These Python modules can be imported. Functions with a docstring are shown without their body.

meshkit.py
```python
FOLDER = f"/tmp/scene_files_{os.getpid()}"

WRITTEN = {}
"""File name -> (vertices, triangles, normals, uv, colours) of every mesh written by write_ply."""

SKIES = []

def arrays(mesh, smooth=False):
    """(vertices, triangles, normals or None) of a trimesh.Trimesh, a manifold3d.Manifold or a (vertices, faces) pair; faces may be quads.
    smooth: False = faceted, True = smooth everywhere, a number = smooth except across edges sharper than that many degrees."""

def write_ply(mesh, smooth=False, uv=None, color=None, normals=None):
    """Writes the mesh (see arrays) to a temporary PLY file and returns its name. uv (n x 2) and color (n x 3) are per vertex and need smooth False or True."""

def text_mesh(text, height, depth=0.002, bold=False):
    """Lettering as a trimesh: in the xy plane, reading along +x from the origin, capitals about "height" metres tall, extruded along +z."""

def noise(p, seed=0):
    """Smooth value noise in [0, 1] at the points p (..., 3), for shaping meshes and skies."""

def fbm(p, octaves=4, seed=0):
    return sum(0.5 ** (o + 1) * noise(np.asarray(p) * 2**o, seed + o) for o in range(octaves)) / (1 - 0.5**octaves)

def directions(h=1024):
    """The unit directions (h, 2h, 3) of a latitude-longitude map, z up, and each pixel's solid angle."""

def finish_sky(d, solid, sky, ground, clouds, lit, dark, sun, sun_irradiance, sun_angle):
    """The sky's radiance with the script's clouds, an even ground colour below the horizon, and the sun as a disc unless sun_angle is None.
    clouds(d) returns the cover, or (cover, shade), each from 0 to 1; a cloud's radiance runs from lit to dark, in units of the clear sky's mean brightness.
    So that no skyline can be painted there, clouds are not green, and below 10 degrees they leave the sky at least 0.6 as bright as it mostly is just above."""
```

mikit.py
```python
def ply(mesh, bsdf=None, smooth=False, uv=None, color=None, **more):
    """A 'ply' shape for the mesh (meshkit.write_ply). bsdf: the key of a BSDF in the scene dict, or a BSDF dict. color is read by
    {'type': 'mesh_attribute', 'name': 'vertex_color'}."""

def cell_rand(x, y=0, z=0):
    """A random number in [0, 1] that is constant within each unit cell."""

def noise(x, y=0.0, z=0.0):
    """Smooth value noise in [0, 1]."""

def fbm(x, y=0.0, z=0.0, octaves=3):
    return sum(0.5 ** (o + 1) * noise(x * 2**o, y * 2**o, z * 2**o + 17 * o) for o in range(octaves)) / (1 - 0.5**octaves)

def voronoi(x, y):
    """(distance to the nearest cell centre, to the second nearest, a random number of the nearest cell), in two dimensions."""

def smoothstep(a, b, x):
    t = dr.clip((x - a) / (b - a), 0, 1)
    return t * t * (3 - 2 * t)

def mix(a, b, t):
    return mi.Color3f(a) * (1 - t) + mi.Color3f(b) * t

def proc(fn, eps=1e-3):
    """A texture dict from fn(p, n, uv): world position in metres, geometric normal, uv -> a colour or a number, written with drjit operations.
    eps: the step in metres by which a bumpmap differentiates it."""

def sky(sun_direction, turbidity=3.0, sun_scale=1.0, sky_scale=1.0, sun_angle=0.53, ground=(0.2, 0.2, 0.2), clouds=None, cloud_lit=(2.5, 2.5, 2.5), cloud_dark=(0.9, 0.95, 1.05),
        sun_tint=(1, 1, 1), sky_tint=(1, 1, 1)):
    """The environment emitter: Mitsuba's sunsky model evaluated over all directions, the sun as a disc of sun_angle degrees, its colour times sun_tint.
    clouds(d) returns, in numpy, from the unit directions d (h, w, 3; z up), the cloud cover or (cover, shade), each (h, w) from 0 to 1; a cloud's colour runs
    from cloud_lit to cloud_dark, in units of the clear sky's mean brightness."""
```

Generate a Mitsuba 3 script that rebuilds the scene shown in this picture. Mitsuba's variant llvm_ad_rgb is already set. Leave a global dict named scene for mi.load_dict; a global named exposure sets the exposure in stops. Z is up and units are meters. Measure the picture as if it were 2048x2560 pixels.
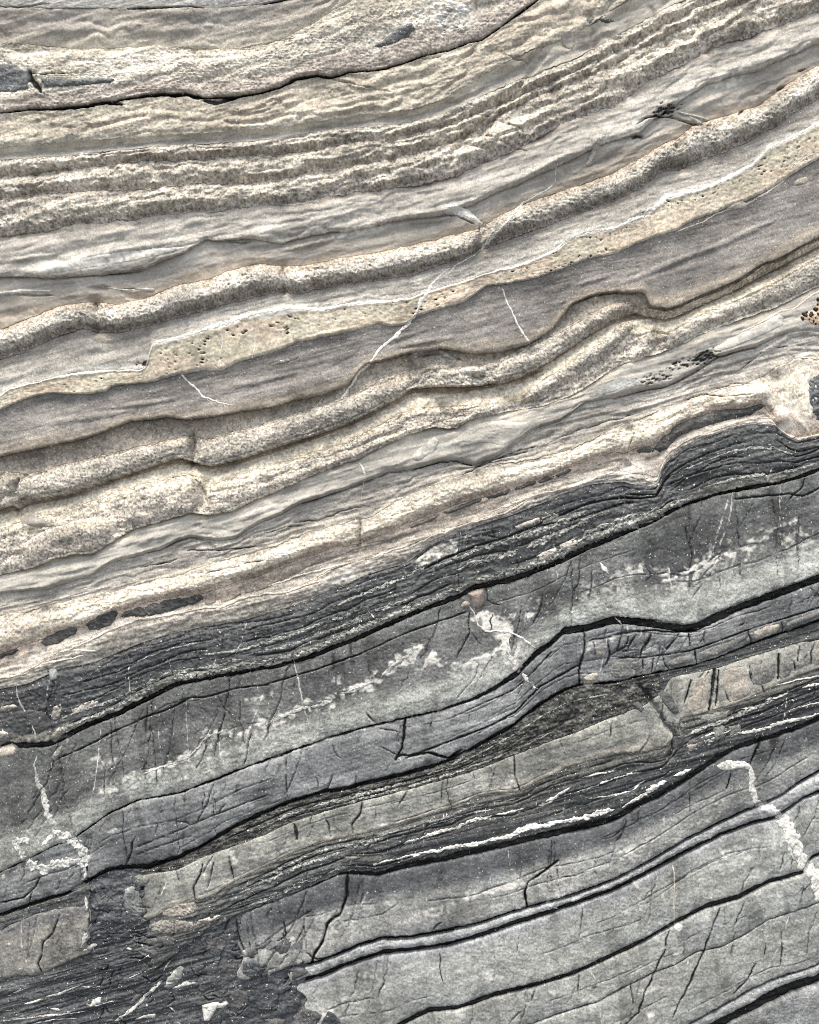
import numpy as np, math
import drjit as dr, mitsuba as mi, mikit
import shapely
from shapely.geometry import Polygon

T = mi.ScalarTransform4f
# ------------------------------------------------------------------ camera, sky, exposure
S = 1.6 / 1725.0            # survey unit of the rock face (about 0.93 mm) in metres
ZC = 1.25                   # height of the middle of the surveyed face above the ground
CAM_D = 2.3
scene = {}
labels = {}
scene['camera'] = {'type': 'perspective', 'fov_axis': 'x', 'fov': math.degrees(2 * math.atan(0.8 / CAM_D)),
                   'near_clip': 0.05, 'far_clip': 200.0,
                   'to_world': T().look_at(origin=[0, -CAM_D, ZC], target=[0, 0, ZC], up=[0, 0, 1])}
exposure = 3.3
scene['sky'] = mikit.sky((-0.25, -0.36, 1.0), turbidity=3, sun_scale=0.30, sun_angle=20, sun_tint=(0.96, 1.0, 1.05),
                         clouds=lambda d: (np.ones(d.shape[:2]), 1 - np.clip(d[..., 2], 0, 1) ** 0.8),      # overcast: three times brighter overhead than at the horizon
                         cloud_lit=(2.05, 2.13, 2.24), cloud_dark=(0.70, 0.75, 0.80), ground=(0.08, 0.08, 0.08))

STEP = 2.1                  # mesh spacing on the face in survey units
rs = np.random.RandomState(7)
LAT = rs.rand(512, 512)


def X(fx): return (np.asarray(fx, float) - 862.5) * S
def Z(fy): return (1078.0 - np.asarray(fy, float)) * S + ZC
def C(r, g, b):
    c = np.array([r, g, b]) / 255.0
    return tuple(np.where(c < 0.04045, c / 12.92, ((c + 0.055) / 1.055) ** 2.4))


def vn(x, y, seed=0):
    """value noise in [-1, 1] on a periodic random lattice"""
    x = np.asarray(x, float) + seed * 37.31; y = np.asarray(y, float) + seed * 91.7
    i = np.floor(x).astype(int); j = np.floor(y).astype(int)
    u = x - i; v = y - j
    u = u * u * (3 - 2 * u); v = v * v * (3 - 2 * v)
    i0 = i & 511; i1 = (i + 1) & 511; j0 = j & 511; j1 = (j + 1) & 511
    a = LAT[i0, j0] * (1 - u) + LAT[i1, j0] * u
    b = LAT[i0, j1] * (1 - u) + LAT[i1, j1] * u
    return 2 * (a * (1 - v) + b * v) - 1


def fb(x, y, o=3, seed=0):
    t = 0; a = 1; n = 0
    for k in range(o):
        t = t + a * vn(x * 2 ** k, y * 2 ** k, seed + 5 * k); n += a; a *= 0.5
    return t / n


def ss(a, b, x):
    t = np.clip((x - a) / (b - a), 0, 1)
    return t * t * (3 - 2 * t)


def pts(s):
    return np.array([[float(q) for q in w.split(',')] for w in s.split()])


# ------------------------------------------------------------------ survey: bedding surfaces (x right, y down)
class Bound:
    def __init__(self, s, jit=1.6, lam=26.0, seed=0):
        p = pts(s)
        if p[0, 0] > -300: p = np.vstack([[-620, p[0, 1] + 0.16 * (p[0, 0] + 620)], p])
        if p[-1, 0] < 2000: p = np.vstack([p, [2345, p[-1, 1] - 0.34 * (2345 - p[-1, 0])]])
        self.p = p; self.jit = jit; self.lam = lam; self.seed = seed

    def __call__(self, x):
        x = np.asarray(x, float)
        # smooth the polyline a little, then roughen it as broken rock is
        y = (np.interp(x - 5, self.p[:, 0], self.p[:, 1]) + 2 * np.interp(x, self.p[:, 0], self.p[:, 1]) + np.interp(x + 5, self.p[:, 0], self.p[:, 1])) / 4
        return y + self.jit * (1.2 * fb(x / self.lam, 0.37 + 0 * x, 3, self.seed) + 0.5 * vn(x / 5.0, 0.7 + 0 * x, self.seed + 3))


B = {}
def bd(name, s, jit=1.6, lam=26.0):
    B[name] = Bound(s, jit, lam, len(B) * 3 + 1)

bd('top', '-620,-330 0,-360 1725,-700 2345,-900', 0)
bd('c1', '0,15 100,20 280,19 400,17 440,21 500,16 560,10 610,0 700,-25 1000,-130 1725,-420', 1.2)
bd('u2', '0,90 100,98 215,104 330,96 431,105 506,103 600,83 660,50 700,22 760,-10 900,-80 1300,-220 1725,-370', 4, 40)
bd('c2', '0,239 60,231 125,231 165,226 240,214 300,203 340,199 395,200 431,207 494,206 551,196 591,184 626,166 671,160 696,164 739,152 781,150 811,145 862,129 887,119 950,105 987,91 1015,85 1047,62 1075,42 1102,22 1132,0 1200,-60 1400,-150 1725,-300', 1.4, 16)
bd('u4', '0,312 100,306 215,298 325,286 431,282 581,272 681,255 756,242 862,234 930,214 1010,165 1100,118 1200,80 1294,20 1400,-40 1725,-180', 4, 50)
bd('u5', '0,336 100,330 215,320 325,308 431,302 591,292 621,282 706,272 756,269 843,260 862,256 940,238 1000,207 1100,166 1207,125 1294,78 1400,20 1500,-30 1725,-130', 3, 40)
bd('u6', '0,372 75,364 175,352 300,338 431,334 518,326 616,322 681,310 756,300 862,282 960,258 1012,235 1080,205 1137,182 1212,150 1294,106 1400,52 1500,2 1725,-95', 4.5, 34)
bd('u7', '0,420 75,412 175,403 300,398 431,386 556,381 621,366 681,358 756,345 862,326 950,297 1012,265 1070,232 1137,199 1212,170 1294,136 1418,66 1500,30 1725,-60', 4.5, 34)
bd('u8', '0,500 75,487 150,472 225,467 300,457 350,446 431,447 481,440 591,432 656,425 713,410 781,400 862,394 962,368 1047,330 1137,290 1187,258 1287,226 1376,166 1484,110 1581,72 1694,32 1725,20', 4.5, 34)
bd('u9', '0,585 50,583 110,583 200,580 300,565 390,530 431,505 531,503 590,512 681,491 781,478 856,458 930,452 987,432 1075,392 1155,360 1262,305 1339,285 1376,250 1420,222 1494,175 1606,143 1714,93 1760,80', 3, 30)
bd('u10', '0,694 75,664 125,644 190,634 250,641 312,624 375,598 431,590 481,569 543,554 606,559 656,554 731,541 800,530 862,517 937,497 1010,480 1060,450 1100,428 1187,400 1294,363 1356,327 1401,300 1434,287 1456,265 1519,245 1594,222 1656,178 1725,135', 2.2)
bd('u11', '0,756 50,739 100,714 175,689 205,700 250,699 300,689 375,669 431,651 494,636 591,614 631,618 681,606 756,596 862,580 912,561 975,546 1012,528 1112,487 1212,452 1294,424 1344,400 1394,360 1444,350 1494,332 1556,307 1631,267 1694,225 1725,207', 2.6, 20)
bd('u12', '0,834 25,816 75,806 137,789 225,779 300,779 314,765 318,722 375,711 431,691 494,674 531,659 606,646 681,649 756,636 793,634 862,629 900,615 950,600 990,588 1037,572 1087,561 1162,530 1212,495 1294,479 1356,450 1406,414 1469,400 1531,375 1581,347 1619,309 1669,287 1706,267 1725,257', 1.8, 18)
bd('u13', '0,864 50,841 100,829 175,831 225,826 235,813 325,804 375,789 431,781 468,781 501,764 568,746 631,721 681,711 713,706 756,694 798,681 818,689 856,683 877,666 925,651 970,641 1002,619 1025,601 1062,599 1112,591 1175,571 1237,546 1294,535 1356,507 1424,487 1444,472 1506,447 1574,422 1619,400 1656,375 1694,352 1725,335', 1.6, 18)
bd('u14', '0,961 50,951 100,939 175,924 225,906 275,886 350,879 400,884 431,880 506,866 581,856 631,841 681,831 731,812 768,768 800,760 862,744 930,735 1000,745 1050,742 1112,726 1160,695 1205,640 1252,619 1294,614 1356,616 1369,645 1406,651 1456,631 1544,594 1606,555 1640,545 1690,515 1725,500', 1.8, 30)
bd('u15', '0,990 60,1000 112,982 200,962 300,940 400,915 431,927 506,905 581,885 656,858 731,835 800,800 862,778 930,768 1000,775 1037,764 1087,738 1137,716 1212,678 1252,655 1294,640 1340,632 1369,652 1406,658 1456,638 1544,601 1606,562 1640,552 1690,522 1725,507', 3, 24)
bd('u15b', '0,1070 60,1052 150,1036 212,1014 300,984 370,961 400,972 446,981 506,964 581,939 656,916 731,891 781,866 831,841 870,815 920,812 1000,812 1037,806 1100,791 1132,774 1187,739 1237,704 1294,664 1340,655 1369,665 1406,671 1456,650 1544,612 1620,572 1725,518', 2, 30)
bd('u15c', '0,1110 100,1085 212,1050 300,1020 400,1000 450,1020 506,1000 581,975 656,955 731,930 781,905 831,880 880,858 950,855 1040,850 1100,838 1137,805 1200,765 1294,705 1340,690 1404,698 1469,664 1544,634 1619,601 1694,556 1725,540', 3, 24)
bd('u16', '0,1210 62,1198 112,1178 157,1168 195,1168 232,1145 282,1113 350,1095 400,1080 440,1085 494,1074 531,1054 606,1024 656,1001 706,981 756,966 806,939 862,914 912,900 962,901 992,881 1037,874 1067,865 1137,857 1200,835 1250,805 1294,775 1326,762 1350,755 1406,738 1494,696 1569,670 1629,650 1680,625 1725,602', 2, 22)
bd('u17', '0,1250 100,1240 150,1225 187,1215 237,1183 290,1170 337,1158 375,1138 400,1132 431,1136 468,1139 494,1135 531,1110 593,1083 631,1061 731,1029 793,1006 818,994 862,991 925,972 962,970 1000,980 1050,962 1090,930 1120,903 1175,889 1212,862 1237,846 1294,840 1344,824 1400,815 1450,790 1511,752 1544,741 1594,729 1631,711 1669,699 1725,701', 1.6, 24)
bd('u18', '0,1298 75,1283 150,1263 225,1248 300,1228 375,1210 431,1192 506,1170 581,1150 656,1120 731,1100 781,1088 862,1042 937,1008 1037,980 1112,969 1212,944 1294,902 1369,871 1444,846 1519,821 1569,812 1610,790 1640,768 1680,755 1725,757', 3, 24)
bd('l0', '0,1378 37,1365 85,1348 125,1330 180,1318 237,1290 325,1265 375,1255 425,1252 494,1228 556,1210 593,1190 656,1170 706,1153 756,1145 800,1128 862,1100 920,1078 975,1057 1017,1046 1075,1024 1137,1009 1187,989 1262,962 1294,950 1321,955 1336,944 1379,936 1394,924 1431,894 1481,874 1506,864 1569,859 1606,850 1630,880 1644,906 1681,921 1716,913 1760,900', 2, 18)
bd('l1', '0,1427 57,1416 130,1368 187,1348 225,1328 287,1305 362,1293 431,1279 463,1278 506,1260 556,1250 606,1246 643,1230 698,1200 776,1175 862,1147 912,1128 987,1100 1062,1078 1125,1043 1212,1021 1294,989 1354,1000 1384,1006 1394,975 1410,955 1440,932 1480,915 1530,899 1580,889 1632,892 1656,912 1681,925 1716,917 1760,904', 1.6, 30)
bd('l2', '0,1450 60,1440 125,1410 200,1395 277,1363 350,1338 431,1320 506,1308 581,1288 643,1268 681,1250 718,1236 781,1208 856,1186 895,1155 945,1130 1012,1105 1062,1090 1150,1056 1237,1022 1314,1014 1354,1024 1386,1024 1397,985 1414,964 1444,940 1484,922 1534,905 1582,895 1632,898 1656,918 1681,930 1720,921', 1.4)
bd('p3a', '0,1552 60,1556 100,1553 112,1549 175,1517 250,1487 325,1450 375,1428 431,1421 506,1407 581,1394 656,1370 731,1340 793,1315 862,1282 912,1263 962,1246 1000,1222 1062,1209 1112,1193 1175,1168 1237,1138 1294,1115 1344,1097 1394,1076 1444,1054 1506,1034 1569,1021 1644,1008 1725,980', 2.9, 16)
bd('p3b', '0,1572 60,1576 100,1574 112,1570 175,1538 250,1508 325,1470 375,1444 431,1434 506,1420 581,1407 656,1387 731,1358 793,1332 862,1300 912,1281 962,1263 1000,1242 1062,1230 1112,1215 1175,1190 1237,1160 1294,1136 1344,1116 1394,1092 1444,1066 1506,1045 1569,1032 1644,1020 1725,993', 1.9, 20)
bd('p4a', '0,1836 100,1786 155,1763 225,1713 287,1683 375,1668 431,1646 523,1611 606,1581 681,1554 756,1531 806,1520 862,1507 925,1493 987,1471 1037,1445 1087,1408 1125,1366 1162,1343 1187,1315 1237,1309 1294,1292 1344,1296 1406,1303 1444,1308 1469,1304 1519,1278 1569,1258 1644,1232 1725,1201', 1.9, 18)
bd('p4b', '0,1839 100,1790 155,1767 225,1718 287,1689 375,1674 431,1653 523,1617 606,1587 681,1560 756,1538 806,1526 862,1513 925,1499 987,1480 1037,1458 1087,1428 1125,1388 1162,1362 1187,1336 1237,1330 1294,1316 1344,1317 1406,1328 1444,1333 1469,1331 1519,1306 1569,1284 1644,1257 1725,1228', 1.9, 18)
bd('p5a', '0,1923 50,1906 100,1888 135,1881 165,1866 180,1853 225,1827 262,1821 312,1819 375,1801 431,1774 494,1736 556,1706 618,1681 681,1663 731,1655 806,1637 862,1622 912,1609 962,1591 1037,1549 1087,1519 1137,1479 1175,1456 1220,1440 1294,1435 1331,1426 1394,1412 1469,1397 1519,1380 1581,1355 1644,1332 1725,1305', 1.7, 16)
bd('p5b', '0,1932 50,1915 100,1897 135,1888 165,1874 180,1862 225,1838 262,1833 312,1832 375,1811 431,1783 494,1746 556,1716 618,1691 681,1672 731,1665 806,1647 862,1632 912,1618 962,1600 1037,1558 1087,1528 1137,1488 1175,1464 1220,1446 1294,1440 1331,1430 1394,1417 1469,1402 1519,1385 1581,1360 1644,1338 1725,1311', 1.7, 16)
bd('p6', '0,1957 50,1935 100,1917 175,1907 250,1860 295,1845 375,1833 431,1804 481,1787 556,1760 606,1735 681,1712 756,1690 862,1663 937,1642 1017,1617 1112,1580 1212,1543 1294,1509 1361,1484 1400,1455 1411,1428 1506,1409 1581,1384 1669,1356 1725,1348', 1.0, 16)
bd('p7', '0,2067 22,2056 87,2054 125,2034 182,2007 240,1975 300,1945 350,1918 410,1898 440,1890 494,1857 556,1827 631,1790 681,1772 731,1764 793,1750 862,1728 937,1707 1012,1675 1050,1670 1087,1670 1112,1657 1195,1617 1294,1587 1394,1580 1420,1550 1434,1514 1494,1498 1544,1485 1594,1463 1644,1440 1725,1405', 1.2, 18)
bd('p8a', '0,2300 380,2000 430,1962 498,1925 581,1894 681,1854 718,1838 741,1832 793,1834 862,1812 937,1797 1012,1780 1087,1763 1162,1743 1237,1728 1294,1710 1344,1682 1394,1659 1444,1630 1494,1594 1544,1567 1619,1542 1669,1526 1725,1504', 2.3, 14)
bd('p8b', '0,2304 380,2004 430,1966 498,1929 581,1899 681,1859 718,1843 741,1843 793,1847 862,1830 937,1815 1012,1800 1087,1782 1162,1764 1237,1749 1294,1732 1344,1703 1394,1680 1444,1650 1494,1615 1544,1583 1619,1558 1669,1543 1725,1520', 1.7, 18)
bd('p9a', '560,2056 606,2036 656,2027 706,2009 756,1987 806,1972 862,1970 937,1957 1012,1941 1087,1916 1157,1896 1212,1881 1294,1849 1369,1811 1444,1766 1519,1728 1594,1696 1644,1673 1681,1648 1725,1622', 1.4, 20)
bd('p9b', '560,2064 606,2044 656,2036 706,2019 756,1997 806,1982 862,1981 937,1967 1012,1949 1087,1924 1157,1904 1212,1889 1294,1857 1369,1819 1444,1774 1519,1736 1594,1703 1644,1680 1681,1656 1725,1630', 1.4, 20)
bd('p10a', '600,2082 636,2061 681,2049 731,2027 806,2002 862,1997 937,1986 1012,1966 1087,1939 1175,1911 1237,1889 1294,1869 1369,1831 1444,1791 1519,1755 1594,1728 1636,1720 1694,1678 1725,1664', 1.4, 20)
bd('p10b', '600,2096 636,2074 681,2062 731,2039 806,2014 862,2009 937,1998 1012,1979 1087,1952 1175,1923 1237,1901 1294,1881 1369,1843 1444,1803 1519,1765 1594,1737 1636,1728 1694,1686 1725,1674', 1.4, 20)
bd('p11a', '800,2175 862,2144 900,2124 962,2119 1037,2092 1112,2074 1212,2044 1294,2006 1369,1969 1421,1939 1494,1901 1556,1884 1619,1852 1694,1833 1706,1806 1725,1796', 1.4, 30)
bd('p11b', '800,2187 862,2155 900,2135 962,2130 1037,2103 1112,2085 1212,2055 1294,2017 1369,1980 1421,1950 1494,1913 1556,1897 1619,1862 1694,1842 1706,1813 1725,1804', 1.4, 30)
bd('p12a', '900,2225 1132,2153 1187,2131 1262,2108 1294,2089 1369,2051 1424,2029 1469,2004 1519,1993 1569,1968 1619,1936 1669,1921 1725,1901', 1.2, 20)
bd('p12b', '900,2228 1132,2156 1187,2134 1262,2111 1294,2092 1369,2054 1424,2032 1469,2007 1519,1996 1569,1971 1619,1938 1669,1922.5 1725,1902.5', 1.2, 20)
bd('p13a', '900,2420 1300,2240 1464,2148 1519,2118 1581,2083 1619,2065 1669,2050 1719,2033 1745,2020', 1.4, 20)
bd('p13b', '900,2426 1300,2246 1464,2154 1519,2124 1581,2089 1619,2070 1669,2055 1719,2038 1745,2026', 1.4, 20)
bd('p14a', '900,2440 1300,2256 1489,2155 1569,2117 1619,2086 1669,2064 1725,2050', 1.7, 20)
bd('p14b', '900,2470 1300,2288 1489,2182 1544,2154 1619,2117 1669,2095 1725,2074', 2.0, 30)
bd('bot', '-620,2980 0,2950 1725,2560 2345,2380', 0)

def narrow(a, b, k):
    p = B[a].p; p[:, 1] += (1 - k) * (np.interp(p[:, 0], B[b].p[:, 0], B[b].p[:, 1]) - p[:, 1])


for a, b, k in (('p3a', 'p3b', 0.62), ('p4a', 'p4b', 0.75), ('p8a', 'p8b', 0.75), ('p14a', 'p14b', 0.85)): narrow(a, b, k)

# ------------------------------------------------------------------ survey rasters: joints, pits, stains
RX0, RY0, RW, RH = -60, -60, 1850, 2290
DEP = np.zeros((RH, RW))          # relief of joints, pits and knobs in mm (negative = cut in)
TON = np.zeros((RH, RW))          # mineral: -1 dark joint filling, +1 calcite


def box_grid(x0, y0, x1, y1):
    i0, i1 = max(0, int(x0 - RX0)), min(RW, int(x1 - RX0) + 2)
    j0, j1 = max(0, int(y0 - RY0)), min(RH, int(y1 - RY0) + 2)
    if i1 <= i0 or j1 <= j0: return None
    gx, gy = np.meshgrid(np.arange(i0, i1) + RX0, np.arange(j0, j1) + RY0)
    return slice(j0, j1), slice(i0, i1), gx.astype(float), gy.astype(float)


def wiggle(p, amp, seed, step=5.0):
    """a polyline resampled and roughened sideways"""
    p = np.asarray(p, float)
    d = np.hypot(*np.diff(p, axis=0).T); L = np.concatenate([[0], np.cumsum(d)])
    n = max(2, int(L[-1] / step) + 1)
    q = np.linspace(0, L[-1], n)
    out = np.stack([np.interp(q, L, p[:, 0]), np.interp(q, L, p[:, 1])], 1)
    t = np.gradient(out, axis=0); t /= np.linalg.norm(t, axis=1, keepdims=True) + 1e-9
    off = amp * fb(q / 14.0, 0.3 + 0 * q, 3, seed)
    return out + np.stack([-t[:, 1], t[:, 0]], 1) * off[:, None], q / max(L[-1], 1e-6)


def seg_dist(gx, gy, p):
    best = np.full(gx.shape, 1e9)
    for a, b in zip(p[:-1], p[1:]):
        ab = b - a; l2 = ab @ ab + 1e-9
        t = np.clip(((gx - a[0]) * ab[0] + (gy - a[1]) * ab[1]) / l2, 0, 1)
        best = np.minimum(best, (gx - a[0] - t * ab[0]) ** 2 + (gy - a[1] - t * ab[1]) ** 2)
    return np.sqrt(best)


NJ = [0]
def joint(s, w=2.4, dep=6.0, dark=0.9, amp=2.2, halo=0.0):
    """an open joint: a groove w units wide and dep mm deep with dark filling; halo = width of a darkened margin"""
    NJ[0] += 1
    p, q = wiggle(pts(s) if isinstance(s, str) else s, amp, 100 + NJ[0])
    m = w * 2.5 + halo * 2
    for c in range(0, len(p) - 1, 10):
        pc = p[c:c + 11]
        g = box_grid(pc[:, 0].min() - m, pc[:, 1].min() - m, pc[:, 0].max() + m, pc[:, 1].max() + m)
        if g is None: continue
        a, b, gx, gy = g
        d = seg_dist(gx, gy, pc)
        ww = (w if w > 3.2 else 0.75 * w) * np.clip(0.88 + 0.4 * vn(gx / 7, gy / 7, NJ[0]) + 0.35 * vn(gx / 31, gy / 31, NJ[0] + 2), 0.35, 1.6)
        if len(p) > 4:
            ends = np.minimum(np.hypot(gx - p[0, 0], gy - p[0, 1]), np.hypot(gx - p[-1, 0], gy - p[-1, 1]))
            ww = ww * np.clip(0.45 + ends / 22.0, 0.45, 1)
        k = (1 - ss(0.30 * ww, ww + 0.7, d)) * np.clip(ww / 1.1, 0.25, 1)
        DEP[a, b] = np.minimum(DEP[a, b], -dep * k)
        TON[a, b] = np.where(k > 0.02, np.minimum(TON[a, b], -dark * k) if dark > 0 else np.maximum(TON[a, b], -dark * k), TON[a, b])
        if halo > 0:
            h = 0.6 * dark * np.exp(-(d / halo) ** 2) * (0.6 + 0.6 * vn(gx / 13, gy / 13, NJ[0] + 7))
            TON[a, b] = np.where(h > 0.03, np.minimum(TON[a, b], -np.clip(h, 0, 1)), TON[a, b])


def lamina(top, bot, fr, x0, x1, w=1.6, dep=4.0, dark=0.8, wander=0.06):
    """a thin open lamination that runs along a bed at the fraction fr of its thickness"""
    x = np.arange(x0, x1, 9.0)
    a = B[top](x); b = B[bot](x)
    f = fr + wander * fb(x / 120, 0 * x + fr * 9, 3, NJ[0])
    joint(np.stack([x, a + (b - a) * f], 1), w, dep, dark, 1.0)


def patch(x, y, rx, ry, ang, tone, seed=0, rough=0.5, dep=0.0):
    """a mineral patch with a ragged edge; tone +: calcite, -: dark mineral"""
    R = max(rx, ry) * 1.6
    g = box_grid(x - R, y - R, x + R, y + R)
    if g is None: return
    a, b, gx, gy = g
    c, s_ = math.cos(math.radians(ang)), math.sin(math.radians(ang))
    u = ((gx - x) * c - (gy - y) * s_) / rx; v = ((gx - x) * s_ + (gy - y) * c) / ry
    r = np.sqrt(u * u + v * v) + rough * fb(gx / 16, gy / 16, 4, seed + 3) + 0.25 * rough * vn(gx / 3.5, gy / 3.5, seed)
    k = 1 - ss(0.45, 1.1, r)
    TON[a, b] += tone * k
    DEP[a, b] += dep * k


def knob(x, y, rx, ry, ang, h, seed=0):
    """a knob (h > 0) or hollow (h < 0), in mm"""
    R = max(rx, ry) * 1.8
    g = box_grid(x - R, y - R, x + R, y + R)
    if g is None: return
    a, b, gx, gy = g
    c, s_ = math.cos(math.radians(ang)), math.sin(math.radians(ang))
    u = ((gx - x) * c - (gy - y) * s_) / rx; v = ((gx - x) * s_ + (gy - y) * c) / ry
    r = np.sqrt(u * u + v * v) + 0.22 * fb(gx / 9, gy / 9, 3, seed + 1)
    DEP[a, b] += h * (1 - ss(0.15, 1.1, r))


def notch(x, y, half, w, dep, lean=0.0):
    """a pinch across a ridge: half = half its length, w = half its width"""
    g = box_grid(x - half - 3 * w, y - half - 3 * w, x + half + 3 * w, y + half + 3 * w)
    a, b, gx, gy = g
    u = (gx - x - lean * (gy - y) + 3.0 * fb(gx / 11, gy / 11, 3, int(x))) / w; v = (gy - y) / half
    DEP[a, b] -= 1.35 * dep * np.exp(-u * u) * (1 - ss(0.5, 1.1, np.abs(v)))


def ribs(x0, x1, top, bot, slope, wave, amp, seed, ease=70.0):
    """close oblique ribs etched across several beds"""
    a, b, gx, gy = box_grid(x0 - ease, -60, x1 + ease, 900)
    t0, t1 = B[top](gx[0])[None], B[bot](gx[0])[None]
    m = ss(x0 - ease, x0 + ease, gx) * (1 - ss(x1 - ease, x1 + ease, gx)) * ss(0, 14, gy - t0) * ss(0, 14, t1 - gy)
    ph = (gy + slope * gx) / wave + 0.9 * fb(gx / 130, (gy + slope * gx) / 60, 2, seed) + 0.3 * vn(gx / 30, gy / 24, seed + 3)
    f = ph - np.floor(ph)
    wv = np.where(f < 0.62, np.sin(f / 0.62 * np.pi / 2), np.cos((f - 0.62) / 0.38 * np.pi / 2))
    DEP[a, b] += m * amp * (wv - 0.6) * np.clip(0.7 + 1.1 * fb(gx / 60, (gy + slope * gx) / 22, 2, seed + 5), 0.05, 1.5)


# -- open cracks of the pale rock
CRACK = pts('-60,243 0,239 60,231 125,231 165,226 240,214 300,203 340,199 395,200 431,207 494,206 551,196 591,184 626,166 671,160 696,164 739,152 781,150 811,145 862,129 887,119 950,105 987,91 1015,85 1047,62 1075,42 1102,22 1132,0 1200,-60')
joint(CRACK, 2.3, 13, 1.0, 1.2)
for s, w in (('100,232 165,226 200,222', 3.6), ('185,223 225,217 258,221', 4.6), ('300,204 340,200 395,201 425,207', 4.8), ('431,212 455,218 478,212 500,206', 4.6), ('560,194 591,184 626,166 671,160', 3.2), ('1075,42 1102,22 1132,0', 3.0)):
    joint(s, w, 12, 1.0, 1.2)
joint('270,20 340,19 400,17 431,20', 1.7, 9, 0.9, 1.0); joint('556,11 590,4 612,-4', 1.8, 9, 0.95, 1.0)
joint('0,15 40,17 110,12', 2.0, 4, 0.4, 2)
joint('66,154 68,168 74,178 82,186 87,196', 8, 9, 0.75, 2.0); joint('66,155 90,161 110,157 146,158', 2.2, 5, 0.8, 1.2)
joint('985,218 1020,240 1060,258 1110,275', 2.0, 3.5, 0.35); joint('1020,285 1060,300 1112,318', 2.0, 3.5, 0.35)
joint('696,166 740,178 781,186 825,194', 2.0, 4, 0.4); joint('880,122 905,126 930,118', 2.0, 4, 0.5)
joint('1060,116 1085,126 1120,133', 2.2, 4, 0.3)
joint('1010,470 1012,492', 2.5, 6, 0.6); joint('1020,468 1012,474 985,460', 2.2, 5, 0.5)
joint('930,453 958,452 985,464 1010,474', 2.4, 5, 0.5)
joint('1342,262 1360,250 1385,243 1420,246 1450,258 1478,262', 2.6, 6, 0.6, 1.5)
joint('1334,288 1342,284 1352,286', 5, 7, 0.6)
joint('1555,240 1562,235 1566,232', 3.5, 6, 0.6); joint('1640,188 1652,183', 4, 5, 0.5); joint('1684,146 1698,144', 3, 5, 0.5)
joint('318,348 330,1', 0.1, 0, 0)
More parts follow.
